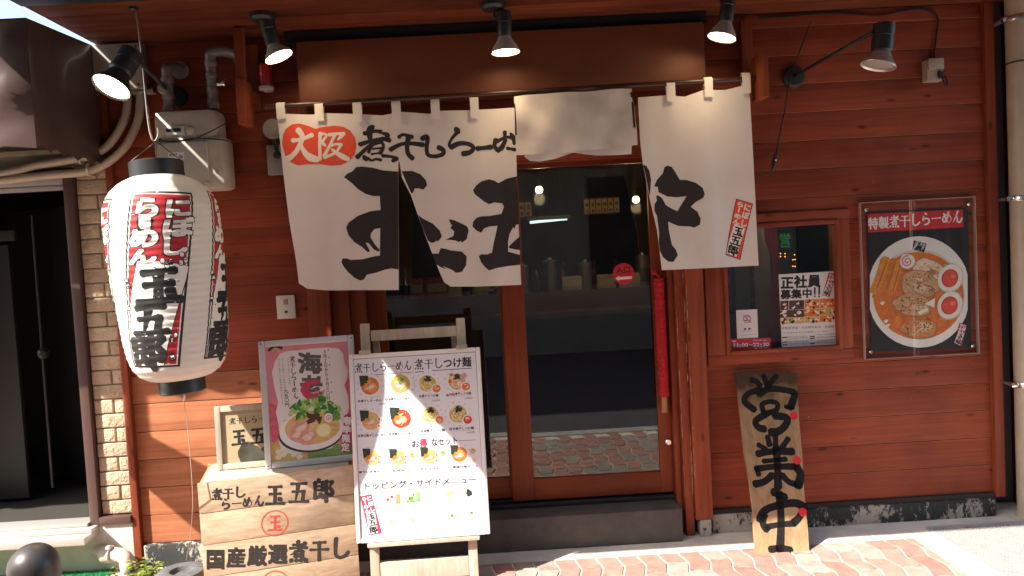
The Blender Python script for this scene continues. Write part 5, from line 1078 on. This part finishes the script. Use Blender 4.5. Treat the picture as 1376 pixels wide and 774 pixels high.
for k, (x0, y0, x1, y1, wd) in enumerate(((150, 305, 105, 435, .052), (185, 310, 145, 435, .045), (208, 312, 172, 445, .036))): A.stroke([QP(x0, y0), QP((x0+x1)/2+4, (y0+y1)/2), QP(x1, y1)], wd, MENMA if k % 2 else MENMAL, 4+.2*k, k=3); A.stroke([QP(x0+7, y0+6), QP(x1+9, y1-10)], .006, F_('menma_edge', (.35, .10, .02), 40, .2), 5+.02*k)
for k in range(6): A.stroke([QP(100+k*16, 455+k*3), QP(112+k*15, 470+k*2)], .018, MENMA, 3.6+.05*k, k=2)
for k, (cx, cy, a_, b_, ro_) in enumerate(((330, 350, 74, 48, .3), (292, 410, 88, 62, .25), (262, 495, 86, 52, .2), (290, 595, 84, 42, .05))):
    m_ = [FAT, F_('pork_tan', (.56, .31, .145), 70, .35), F_('pork_tan', (.56, .31, .145), 70, .35), F_('pork_orange', (.58, .24, .08), 70, .35)][k]
    pw = .0011
    A.ell(*QP(cx, cy), a_*1.12*pw, b_*1.12*pw, F_('pork_rim', (.36, .14, .06), 40, .3), 5+k*.6, 40, -ro_, .045, k+3); A.ell(*QP(cx, cy-3), a_*1.02*pw, b_*1.0*pw, m_, 5.2+k*.6, 40, -ro_, .05, k+3)
    for q_ in range(7): A.ell(*QP(cx+rn.uniform(-.45, .5)*a_, cy+rn.uniform(-.5, .4)*b_), a_*rn.uniform(.18, .4)*pw, b_*rn.uniform(.12, .25)*pw, rn.choice([F_('pork_light', (.64, .46, .28), 60, .25), F_('pork_orange', (.58, .24, .08), 70, .35), F_('pork_sear', (.34, .16, .07), 70, .4), F_('pork_light', (.64, .46, .28), 60, .25)]), 5.4+k*.6+.02*q_, 18, -ro_+rn.uniform(-.5, .5), .14, q_+k)
    for j in range(44 if k else 8): A.ell(*QP(cx+rn.uniform(-.7, .6)*a_, cy+rn.uniform(-.7, .5)*b_), rn.uniform(.003, .008), rn.uniform(.0015, .003), CHAR, 7.5+.01*j, 8, rn.random()*3, .25, j)
A.ell(*QP(240, 312), .040, .038, EGGW, 9, 30, 0, .025, 3)
sw_ = [QP(240+r_*1.0*math.cos(a), 312+r_*math.sin(a)) for r_, a in [(3+i*1.15, i*.62) for i in range(19)]]; A.stroke(sw_, .008, PINK, 9.5, k=3)
for cx, cy in ((420, 382), (418, 495)):
    A.poly([QP(*p) for p in eo(cx, cy, 62, 52, -1.1)], F_('egg_side', (.55, .47, .38), 20, .1), 10); A.poly([QP(*p) for p in eo(cx-1, cy-2, 58, 49, -1.1)], EGGW, 10.3); A.poly([QP(*p) for p in eo(cx-3, cy, 39, 34, -1.1)], F_('yolk_rim', (.52, .04, .03), 20, .1), 10.6); A.poly([QP(*p) for p in eo(cx-2, cy+2, 33, 28, -1.1)], YOLK, 10.9)
    A.ell(*QP(cx+10, cy-8), .013, .010, F_('yolk_gloss', (.75, .16, .12), 20, .1), 11.2, 14)
A.poly([QP(*p) for p in ((312, 488), (356, 464), (352, 504))], SCAL, 9); A.stroke([QP(290, 527), QP(322, 512)], .018, SCAL, 9.1, k=2)
for x, y in ((152, 562), (138, 486), (330, 575), (400, 330), (160, 580)): A.ell(*QP(x, y), .012, .009, SCAL if y > 400 else GRNL, 3.5, 12, .4, .2, int(x))
narrow_label(A, QP, [(268, 224), (322, 238), (312, 275), (262, 262)], 2.5, BOWL, PBK, PBK); narrow_label(A, QP, [(458, 566), (489, 576), (466, 668), (434, 652)], 3, WHT, CRIM, PBK)
mb.slab((1.93, -.0055, .905), (2.445, -.0045, 1.605), PBK); A.into(mb); mb.build('printed_sheet', pp)
ACR = glass('clear_acrylic', (.95, .95, .95), 1.0, .09, .04)
mb = MB(); NXA = 240; vv = []
for i in range(NXA+1):
    x = 1.876+W_*i/NXA; s = (i/NXA-.44); y = -.016-.02*math.exp(-(s/.02)**2)-.006*math.cos(s*3)-.0012*math.sin(i*.11)
    for z in (.864, 1.67): vv.append((x, y+.004*(0 if z < 1 else -.5), z))
mb.mesh(vv, [(2*i, 2*i+2, 2*i+3, 2*i+1) for i in range(NXA)], ACR); mb.build('acrylic_sheet', pp, smooth=80)
EDG = mat('acrylic_edge', (.42, .30, .26), .25, spec=.8)
g = MB(); g.slab((1.874, -.026, .862), (1.8765, -.004, 1.672), EDG); g.slab((2.4705, -.026, .862), (2.473, -.004, 1.672), EDG); g.slab((1.877, -.026, .861), (2.47, -.004, .8635), EDG); g.slab((1.877, -.026, 1.6705), (2.47, -.004, 1.673), EDG); g.build('acrylic_edge', pp)
for a, z in ((.03, .90), (.565, .90), (.03, 1.635), (.565, 1.635)):
    g = MB(); g.lathe([(.009, 0), (.009, .02), (.006, .024)], (1.876+a, -.002, z), CHROME, (0, -1, 0), 14); g.build('standoff_screw', pp)

# ---------------------------------------------------------------- notices in the little window (behind the pane) and on the door
yw_ = .0195
def sheet_on(name, q, y, m_, fill, label, cat, thick=.0006):
    "paper whose photo-px corners TL TR BR BL lie on the plane y"
    P_ = [at(*p, y) for p in q]; wd = ((P_[1]-P_[0]).length+(P_[2]-P_[3]).length)/2; ht = ((P_[3]-P_[0]).length+(P_[2]-P_[1]).length)/2
    u = (P_[2]-P_[3]).normalized(); v = Vector((0, -1, 0)).cross(u); o = P_[3]
    mb = MB(); A = Art(planeF(o, u, v)); A.rect(0, 0, wd, ht, m_, 0); fill(A, invquad(q, wd, ht), wd, ht); A.into(mb, .0002)
    ob_ = mb.build(name, origin=o, smooth=0); return tag(ob_, label, cat)
def fill(A, Q, w_, h_):
    C = lambda x, y: Q(1040+x/6.45, 360+y/6.45)
    line_of(A, '正社員', 52, 402, 125, 105, 112, C, BLK, 1, .055); line_of(A, '募集中', 52, 330, 226, 214, 84, C, BLK, 1, .05); 
    for x in (350, 388): A.stroke([C(x, 172), C(x, 228)], .009, BLK, 1, k=2); A.ell(*C(x, 246), .005, .005, BLK, 1, 10)
    narrow_label(A, C, [(470, 44), (532, 58), (478, 252), (414, 238)], 1, WHT, CRIM, BLK)
    rn = random.Random(6)
    xs = [52, 128, 262, 396, 552]; 
    for r_, (y0, y1) in enumerate(((285, 365), (368, 432), (434, 486))):
        for i in range(4):
            x0, x1 = xs[i]+(0 if r_ != 1 else -6*(i > 0)), xs[i+1]-4; dy = -(x0-52)*.05
            A.poly([C(x0, y0+dy), C(x1, y0+dy-4), C(x1, y1+dy-4), C(x0, y1+dy)], rn.choice([CHAR, MEAT, NOODD, SOUP]), 1+.05*i)
            for k in range(9): A.ell(*C(rn.uniform(x0+8, x1-8), rn.uniform(y0+8, y1-8)+dy), rn.uniform(.004, .011), rn.uniform(.004, .009), rn.choice([CHAR, FAT, CREAM, MENMA, PBK, BOWL]), 1.5+.05*k+r_*.01, 9, rn.random()*3, .2, k)
    line_of(A, '経験者優遇・未経験者歓迎・委細面談', 62, 552, 520, 505, 24, C, GYI, 1, .0); line_of(A, 'やる気のある方を募集しています', 78, 470, 562, 548, 15, C, BLK, 1, .0)
    for x, y in ((72, 595), (72, 636), (72, 660), (310, 588), (310, 604), (310, 648)): A.rect(*C(x, y+12), *C(x+44, y), BLK, 1)
    for y in (595, 608, 636, 655): line_of(A, '月給二十万円以上交通費支給', 122, 290, y, y-4, 10, C, GYI, 1, .0)
    for y in (578, 600, 628, 648): line_of(A, '昇給賞与社会保険完備', 368, 550, y, y-6, 11, C, GYI, 1, .0)
    line_of(A, '応募：06-4397-3168まで'.replace('-', '−'), 80, 560, 706, 694, 26, C, GYI, 1, .0)
sheet_on('job_notice', [(1045.5, 368.5), (1124.5, 364.5), (1130, 471), (1051, 476)], yw_, mat('notice_paper', (.66, .62, .62), .6), fill, 'white staff recruitment notice with a band of photos in the small window', 'notice')
def fill(A, Q, w_, h_):
    C = lambda x, y: Q(960+x/9.68, 400+y/9.68); c = C(418, 276)
    A.ring(*c, .021, .0035, CRIM, 2, 32); A.stroke([C(368, 226), C(468, 326)], .004, CRIM, 2.3, k=2); A.rect(*C(375, 300), *C(450, 288), BLK, 1); A.stroke([C(430, 262), C(445, 240), C(430, 232), C(400, 250)], .0028, BLK, 1.2)
    line_of(A, '禁煙', 365, 480, 410, 404, 34, C, BLK, 1, .03, fill=.6); line_of(A, '喫煙はご遠慮ください', 360, 490, 438, 434, 9, C, GYI, 1); A.stroke([C(335, 488), C(540, 478)], .0008, GYI, 1, k=2)
sheet_on('no_smoking_notice', [(987.8, 416.5), (1016.5, 416), (1018.5, 453.5), (990.5, 455)], yw_, mat('notice_paper', (.66, .62, .62), .6), fill, 'small white no smoking notice above the red opening hours strip', 'notice')
def fill(A, Q, w_, h_):
    C = lambda x, y: Q(960+x/9.68, 400+y/9.68)
    A.stroke([C(148, 628), C(165, 610), (C(180, 605)), C(210, 625), C(180, 622), C(160, 632)], .0028, WHT, 1); A.stroke([C(165, 648), C(180, 654), C(200, 646)], .0028, WHT, 1)
    line_of(A, '11:00', 230, 440, 622, 612, 58, C, WHT, 1, .05, fill=1.0); line_of(A, '〜', 445, 500, 610, 606, 50, C, WHT, 1, .04); line_of(A, '22:30', 500, 712, 610, 600, 62, C, WHT, 1, .05)
    line_of(A, '開店', 232, 285, 574, 570, 22, C, WHT, 1, .03); line_of(A, 'ラストオーダー', 500, 690, 552, 545, 20, C, WHT, 1, .03); line_of(A, '（閉店 23:00）', 505, 700, 664, 652, 20, C, WHT, 1, .03)
sheet_on('opening_hours_strip', [(974, 457.5), (1035.5, 452.5), (1036, 470), (974.5, 472.5)], yw_-.0012, mat('red_strip', (.55, .025, .04), .45), fill, 'red strip with white opening hours along the bottom of the window', 'opening hours sign')
yd = .0565
c = at(838, 368, yd); A = Art(planeF(c, (1, 0, 0), (0, 0, 1))); mb = MB(); A.ell(0, 0, .056, .056, mat('sticker_red', (.55, .02, .03), .4), 0, 40); A.ring(0, 0, .056, .002, CRIM, 1, 40)
A.text('入口', -.04, .004, .039, BLK, 1, .03); A.poly([(-.045, -.022), (-.025, -.008), (-.025, -.015), (.042, -.015), (.042, -.029), (-.025, -.029), (-.025, -.036)], WHT, 1); A.into(mb, .0002)
tag(mb.build('entrance_sticker', origin=c, smooth=0), 'round red entrance sticker with a white arrow on the door glass', 'sticker')
# red knitted cover on the door handle
RK = mat('red_knit', (.52, .012, .022), .9, 90, .35, bump=1.0, bscale=220)
g = MB(); zz0, zz1 = .725, 1.345; n_r = 60
def kn(i): return .0265+.0022*math.sin(i*2.1)+.001*math.sin(i*.7)
g.lathe([(.018, zz0)]+[(kn(i), zz0+.004+(zz1-zz0-.008)*i/n_r) for i in range(n_r+1)]+[(.018, zz1)], (.826, .005, 0), RK, (0, 0, 1), 22, (False, False))
g.lathe([(.008, 0), (.014, .004), (.014, .012), (.006, .018)], (.80, -.004, 1.375), RK, (0, -1, 0), 14); g.tube([(.80, -.01, 1.375), (.815, -.02, 1.36), (.826, -.012, 1.345)], .005, RK, 6, 3)
tag(g.build('handle_cover', origin=(.826, .005, zz0)), 'bright red knitted cover on the sliding door handle', 'handle cover')
# ---------------------------------------------------------------- street things
c = atz(43, 733, .80); bd = thing('bollard', 'dark metal bollard with a domed top at the lower left corner', 'bollard', (c.x, c.y, 0))
DBR = mat('dark_bronze', (.06, .05, .046), .4, 10, .3, metal=.3)
g = MB(); rb_ = .0615; g.lathe([(rb_, .02), (rb_, .742)]+[(rb_*math.cos(a), .742+.062*math.sin(a)) for a in [R(k) for k in range(6, 90, 6)]]+[(.002, .804)], (c.x, c.y, 0), DBR, (0, 0, 1), 40); g.build('post', bd)
g = MB(); g.lathe([(.085, 0), (.085, .012), (.065, .02)], (c.x, c.y, .001), DBR, (0, 0, 1), 32); g.build('base_collar', bd)
a, b_ = atz(60, 768, .01), atz(152, 763, .01)
g = MB(); TURF = mat('artificial_turf', (.012, .24, .075), .8, 90, .3, bump=1, bscale=260); rn = random.Random(21)
tx0, tx1, ty0, ty1 = -2.9, b_.x+.02, -.36, -.036
g.slab((tx0, ty0, .002), (tx1, ty1, .010), TURF)
for k in range(9000):
    x, y = rn.uniform(tx0, tx1), rn.uniform(ty0, ty1); h_ = rn.uniform(.008, .016); an = rn.uniform(0, 6.3); dx, dy = .0012*math.cos(an), .0012*math.sin(an); lx, ly = rn.uniform(-.006, .006), rn.uniform(-.006, .006)
    g.face([(x-dx, y-dy, .0095), (x+dx, y+dy, .0095), (x+lx, y+ly, .01+h_)], TURF)
tag(g.build('turf_mat', origin=((tx0+tx1)/2, -.3, 0), smooth=0), 'bright green artificial turf mat on the ground behind the bollard', 'turf mat')
# drain elbow
e0 = at(138, 744, -.07); e1 = at(163, 748, -.12)
EV = mat('old_grey_pvc', (.48, .42, .36), .6, 14, .2); g = MB()
g.tube([(e0.x-.04, -.028, e0.z), (e0.x+.0, -.06, e0.z), (e1.x-.02, -.095, e0.z-.003), (e1.x+.02, -.11, e0.z-.025), (e1.x+.028, -.11, .015)], .034, EV, 16, 5); g.lathe([(.04, -.025), (.042, -.018), (.042, .018), (.04, .025)], (e0.x+.035, -.083, e0.z), EV, (1, -.2, 0), 18); g.lathe([(.040, -.02), (.042, .015), (.04, .02)], (e1.x+.028, -.11, e0.z-.055), EV, (0, 0, 1), 18); g.lathe([(.012, 0), (.016, .012), (.01, .02)], (e0.x+.05, -.1, e0.z+.03), EV, (0, -.3, 1), 10)
tag(g.build('drain_elbow', origin=(e1.x, -.11, 0)), 'grey plastic drain elbow coming out of the pale concrete base', 'drain pipe')
# weeds at the foot of the elbow
LF = mat('weed_leaf', (.20, .26, .035), .6, 30, .4, trans_light=.2); LFD = mat('weed_leaf_dark', (.09, .13, .03), .6, 30, .4)
wp = thing('weed_plant', 'small yellow-green weeds growing beside the drain elbow', 'weed', (e1.x+.06, -.16, 0)); g = MB(); rn = random.Random(31);
for k in range(46):
    cx, cy = e1.x+.06+rn.uniform(-.10, .15), -.17+rn.uniform(-.05, .06); hz = rn.uniform(.02, .085); g.tube([(cx, cy, 0), (cx+rn.uniform(-.015, .015), cy, hz)], .0012, LFD, 4)
    for j in range(5):
        an = rn.uniform(0, 6.28); l_ = rn.uniform(.018, .036); wd = l_*.33; d = Vector((math.cos(an), math.sin(an), rn.uniform(-.1, .6))).normalized(); s = d.cross(Vector((0, 0, 1))).normalized()*wd; p = Vector((cx, cy, hz*rn.uniform(.5, 1.1)))
        g.mesh([p, p+d*l_*.45+s, p+d*l_-Vector((0, 0, .004)), p+d*l_*.45-s], [(0, 1, 2, 3)], LF if rn.random() < .75 else LFD)
g.build('leaves', wp, smooth=0)
# grating on the right
gx0, gx1, gy0, gy1 = 2.10, 2.72, -.78, -.125
gr = thing('drain_cover', 'pale galvanised grid cover let into the concrete at the lower right', 'drain cover', (2.4, -.45, 0)); GAL = mat('galvanised_steel', (.46, .45, .44), .5, 16, .12, metal=.35)
g = MB(); g.slab((gx0, gy0, -.001), (gx1, gy0+.02, .007), GAL, .002); g.slab((gx0, gy1-.02, -.001), (gx1, gy1, .007), GAL, .002); g.slab((gx0, gy0+.021, -.001), (gx0+.02, gy1-.021, .007), GAL, .002); g.slab((gx1-.02, gy0+.021, -.001), (gx1, gy1-.021, .007), GAL, .002); g.build('frame', gr)
g = MB(); g.face([(gx0+.01, gy0+.01, .0018), (gx1-.01, gy0+.01, .0018), (gx1-.01, gy1-.01, .0018), (gx0+.01, gy1-.01, .0018)], mat('grate_dirt', (.2, .19, .18), .9, 40, .3))
nx, ny = 34, 26
for i in range(nx): x = gx0+.03+(gx1-gx0-.06)*i/(nx-1); g.slab((x-.0042, gy0+.021, .002), (x+.0042, gy1-.021, .0062), GAL)
for j in range(ny): y = gy0+.03+(gy1-gy0-.06)*j/(ny-1); g.slab((gx0+.021, y-.004, .002), (gx1-.021, y+.004, .0058), GAL)
g.build('grid', gr, smooth=0)
# dead leaves on the step edge
DL = mat('dry_leaf', (.17, .07, .03), .8, 30, .3)
for k, (px_, py_, an) in enumerate(((818, 726, .3), (862, 728, 1.2), (716, 684, 0))):
    if k == 2: continue
    p = atz(px_, py_, .002); g = MB(); L_ = .028
    pts = [(-L_, 0, .002), (-L_*.3, L_*.45, .010), (L_*.6, L_*.3, .006), (L_, 0, .002), (L_*.5, -L_*.4, .009), (-L_*.4, -L_*.35, .004)]
    q = Matrix.Rotation(an, 3, 'Z'); g.mesh([p+q @ Vector(a_) for a_ in pts]+[p+Vector((0, 0, .004))], [(i, (i+1) % 6, 6) for i in range(6)], DL if k == 0 else mat('pale_leaf_litter', (.4, .36, .3), .8))
    tag(g.build('fallen_leaf', origin=p, smooth=0), ['dry brown fallen leaf at the foot of the door step', 'pale scrap of leaf on the concrete by the door post'][k], 'leaf')

# ---------------------------------------------------------------- inside the shop
ct = thing('counter', 'dark dining counter inside the shop behind the glass', 'counter', (.2, 1.9, .1))
CWD = mat('counter_wood', (.07, .03, .016), .4, 8, .2); g = MB(); g.slab((-1.9, 1.7, 1.02), (2.3, 2.2, 1.06), CWD, .004); g.build('top', ct); g = MB(); g.slab((-1.9, 1.85, .101), (2.3, 1.9, 1.019), CWD); g.build('front_panel', ct); g = MB(); g.slab((-1.9, 1.95, 1.061), (2.3, 2.2, 1.20), CWD, .004); g.build('raised_shelf', ct)
rn = random.Random(44)
STEEL = mat('shop_steel', (.35, .34, .32), .3, metal=.9); JARG = mat('jar_tan', (.24, .18, .11), .4, 20, .2)
items = [(703, 395, 'steel_canister', 'brushed steel canister'), (741, 402, 'steel_canister', 'taller brushed steel canister'), (772, 404, 'paper_box', 'tan paper box'), (800, 400, 'sauce_bottle', 'small dark sauce bottle'), (815, 402, 'paper_box', 'low pale paper box'), (590, 417, 'paper_box', 'dark brown box'), (612, 408, 'paper_box', 'dark red box'), (632, 408, 'sauce_bottle', 'tall dark sauce bottle'), (652, 405, 'paper_box', 'upright cream box'), (560, 378, 'paper_box', 'white labelled box'), (722, 396, 'sauce_bottle', 'slim dark sauce bottle'), (757, 395, 'sauce_bottle', 'second dark sauce bottle'), (788, 398, 'steel_canister', 'short steel canister'), (829, 405, 'sauce_bottle', 'dark bottle'), (848, 404, 'paper_box', 'dark carton'), (866, 402, 'steel_canister', 'steel canister'), (545, 405, 'sauce_bottle', 'brown bottle'), (672, 408, 'paper_box', 'low brown carton')]
lbl = ['at the left door stile', 'behind the door glass, second from the stile', 'stacked upright in the middle of the shelf', 'between the two tan boxes under the entrance sticker', 'under the entrance sticker', 'seen through the curtain slit on the shelf', 'on the shelf above the menu board', 'standing by the red box above the menu', 'by the door stile above the menu', 'high on the shelf in the curtain slit', 'beside the canister at the left door stile', 'right of the taller canister behind the glass', 'between the paper boxes behind the glass', 'just right of the pale box below the entrance sticker', 'on the shelf near the right door stile', 'nearest the right door stile', 'at the left end of the shelf in the curtain slit', 'behind the door stile above the menu']
for k, (px_, py_, kind, what) in enumerate(items):
    p = at(px_, py_, 2.08); x = p.x; z = 1.201; g = MB()
    if kind == 'steel_canister': h_ = .19+.03*(k % 2); g.lathe([(.055, 0), (.055, h_), (.058, h_+.004), (.058, h_+.02), (.02, h_+.03), (.018, h_+.045), (.004, h_+.05)], (x, 2.08, z), STEEL, (0, 0, 1), 24)
    elif kind == 'sauce_bottle': g.lathe([(.03, 0), (.033, .01), (.033, .12), (.014, .16), (.013, .20), (.016, .205), (.016, .225)], (x, 2.08, z), mat('bottle_brown', (.04, .015, .01), .2), (0, 0, 1), 20)
    else:
        m_ = [JARG, mat('box_red', (.22, .04, .035), .6), mat('box_cream', (.28, .23, .16), .6), mat('box_brown', (.12, .07, .04), .7)][k % 4]; w2, h_ = .055+.02*(k % 3), .11+.05*(k % 2); g.slab((x-w2, 2.04, z), (x+w2, 2.12, z+h_), m_, .004); g.slab((x-w2*.8, 2.038, z+h_*.3), (x+w2*.8, 2.0395, z+h_*.7), mat('box_label', (.32, .28, .22), .6))
    tag(g.build(kind, origin=(x, 2.08, z)), f'{what} {lbl[k]}', kind.split('_')[1])
def bulb(px_, py_, y, label):
    p = at(px_, py_, y); t = thing('pendant_lamp', label, 'lamp', (p.x, y, 2.6), 'globe lamps inside the shop')
    g = MB(); g.lathe([(.003+.021*math.sin(R(a_)), .024-.024*math.cos(R(a_))-.022) for a_ in range(10, 175, 15)], p, mat('globe_glow', (1, .8, .5), .4, emit=(1, .72, .35), est=14), (0, 0, 1), 20); g.build('globe', t)
    g = MB(); g.tube([p+Vector((0, 0, .03)), Vector((p.x, y, 2.598))], .004, BLKPL, 6); g.lathe([(.014, .025), (.016, .06), (.008, .07)], p, BLKPL, (0, 0, 1), 14); g.build('cord', t)
    pl = bpy.data.lights.new('globe_light', 'POINT'); pl.energy = 3.5; pl.color = (1, .7, .4); pl.shadow_soft_size = .04; po = bpy.data.objects.new('globe_light', pl); COL.objects.link(po); po.location = p+Vector((0, 0, -.06))
bulb(724.5, 255.5, 1.2, 'warm glowing globe lamp behind the left part of the door glass'); bulb(854.5, 268.5, 1.5, 'warm glowing globe lamp by the right door stile')
a, b_ = at(712, 299, 3.0), at(762, 294, 3.0); t = thing('tube_light', 'pale fluorescent tube glowing deep inside the shop', 'light', a); g = MB(); g.tube([a, b_], .012, mat('tube_glow', (.8, 1, .95), .4, emit=(.75, 1, .92), est=1.0), 10); g.build('tube', t); g = MB(); g.slab((a.x-.03, 2.97, a.z+.016), (b_.x+.03, 3.03, a.z+.05), mat('tube_housing', (.3, .3, .3), .5), .004); g.tube([(a.x+.05, 3, a.z+.05), (a.x+.05, 3, 2.6)], .004, BLKPL, 6); g.tube([(b_.x-.05, 3, a.z+.05), (b_.x-.05, 3, 2.6)], .004, BLKPL, 6); g.build('housing', t)
def strips(px0, px1, py0, py1, n_, label):
    y = 2.6; p0 = at(px0, py1, y); p1 = at(px1, py0, y); t = thing('menu_strips', label, 'menu strips', p0); g = MB(); g.slab((p0.x, y, p0.z), (p1.x, y+.012, p1.z), mat('strip_frame', (.16, .035, .02), .6)); A = Art(planeF((p0.x, y-.001, p0.z), (1, 0, 0), (0, 0, 1))); W0, H0 = p1.x-p0.x, p1.z-p0.z
    for k in range(n_):
        x0 = W0*(k+.08)/n_; x1 = W0*(k+.92)/n_; A.rect(x0, H0*.08, x1, H0*.92, mat('strip_paper', (.5, .36, .15), .7), 1)
        for j, ch in enumerate('味玉めんま'[k % 3:k % 3+2]): A.text(ch, x0+(x1-x0)*.15, H0*(.5-.38*j), (x1-x0)*.75, BLK, 2, .04)
    g.tube([(p0.x+.1, y+.006, p1.z), (p0.x+.1, y+.006, 2.6)], .003, BLKPL, 5); g.tube([(p1.x-.1, y+.006, p1.z), (p1.x-.1, y+.006, 2.6)], .003, BLKPL, 5); A.into(g); g.build('strip_row', t)
strips(785, 832, 264, 289, 6, 'row of tan paper menu strips behind the middle of the door glass'); strips(696, 714, 270, 293, 2, 'short row of tan menu strips beside the curtain edge')
# behind the small window
y = .10; p = [at(*q, y) for q in ((1026, 298), (1044, 296), (1046, 340), (1052, 420), (1050, 470), (1030, 470), (1034, 420), (1038, 350), (1029, 325))]
BAN = mat('red_banner_cloth', (.55, .02, .045), .8, 5, .15); g = MB(); g.recalc = False; n_ = len(p)
for dy in (0,): g.mesh([v+Vector((0, .015*math.sin(i*1.7), 0)) for i, v in enumerate(p)], [(0, 1, 2, 7), (0, 7, 8), (2, 3, 6, 7), (3, 4, 5, 6)], BAN)
g.tube([at(1022, 294, y), at(1052, 292, y)], .006, BLKPL, 6); tag(g.build('red_banner', origin=p[0]), 'red cloth banner hanging behind the small window', 'banner')
c0, c1 = at(985, 300, .25), at(1003, 470, .25); g = MB(); g.slab((c0.x, .25, .1), (c0.x+.08, .33, 2.59), mat('green_grey_pillar', (.22, .24, .21), .6, 9, .2), .004); tag(g.build('inner_pillar', origin=(c0.x, .25, .1)), 'grey-green square pillar standing just behind the small window', 'pillar')
c0 = at(966, 428, .3); g = MB(); g.slab((c0.x-.02, .3, c0.z), (c0.x+.10, .305, c0.z+.34), RED); A = Art(planeF((c0.x-.02, .2995, c0.z), (1, 0, 0), (0, 0, 1))); A.text('め', .005, .17, .12, BLK, 1, .05); A.text('ん', .005, .03, .12, BLK, 1, .05); A.into(g); g.slab((c0.x-.02, .3, .1), (c0.x-.0, .31, c0.z), BLKPL); tag(g.build('lettered_banner', origin=c0), 'red banner edge with black lettering at the left side of the small window', 'banner')
g = MB(); q0 = at(978, 470, .2); g.slab((q0.x-.03, .2, .102), (q0.x+.16, .22, q0.z+.19), mat('frosted_panel', (.25, .23, .21), .7, 12, .15), .003); tag(g.build('shelf_panel', origin=q0), 'grey panel behind the no smoking notice', 'panel')
e0, e1 = at(1040, 372, .7), at(1072, 306, .7); t = thing('ticket_machine', 'dark ticket machine with a green display and orange lamps inside the window', 'ticket machine', (e0.x, .7, .1))
g = MB(); g.slab((e0.x-.02, .7, .1), (e0.x+.34, 1.0, e1.z+.02), mat('machine_body', (.10, .075, .055), .5, 6, .25), .006); g.build('body', t)
LEDG = mat('green_led', (.02, .25, .05), .5, emit=(.06, .8, .16), est=.06); LEDO = mat('orange_led', (.6, .2, .05), .5, emit=(1, .42, .12), est=1.2)
q = at(1047, 333, .699); A = Art(planeF(q, (1, 0, 0), (0, 0, 1))); A.rect(-.005, -.015, .078, .105, BLKPL, 0); A.text('営', .0, .0, .075, LEDG, 1, .02, T=lambda x, y_: (x, y_*1.25)); mb = MB(); A.into(mb); mb.build('display', t)
Cq = lambda x, y_: at(1020+x/8.6, 290+y_/8.6, .698); mb = MB()
for x, y_ in ((198, 435), (248, 435), (300, 437), (198, 470), (248, 470), (300, 472), (410, 450), (392, 507), (416, 505), (392, 583), (416, 585)): mb.lathe([(.0042, 0), (.003, .002)], Cq(x, y_), LEDO, (0, -1, 0), 8)
mb.build('lamps', t)

bpy.data.objects.remove(_fo); bpy.data.curves.remove(_fc)
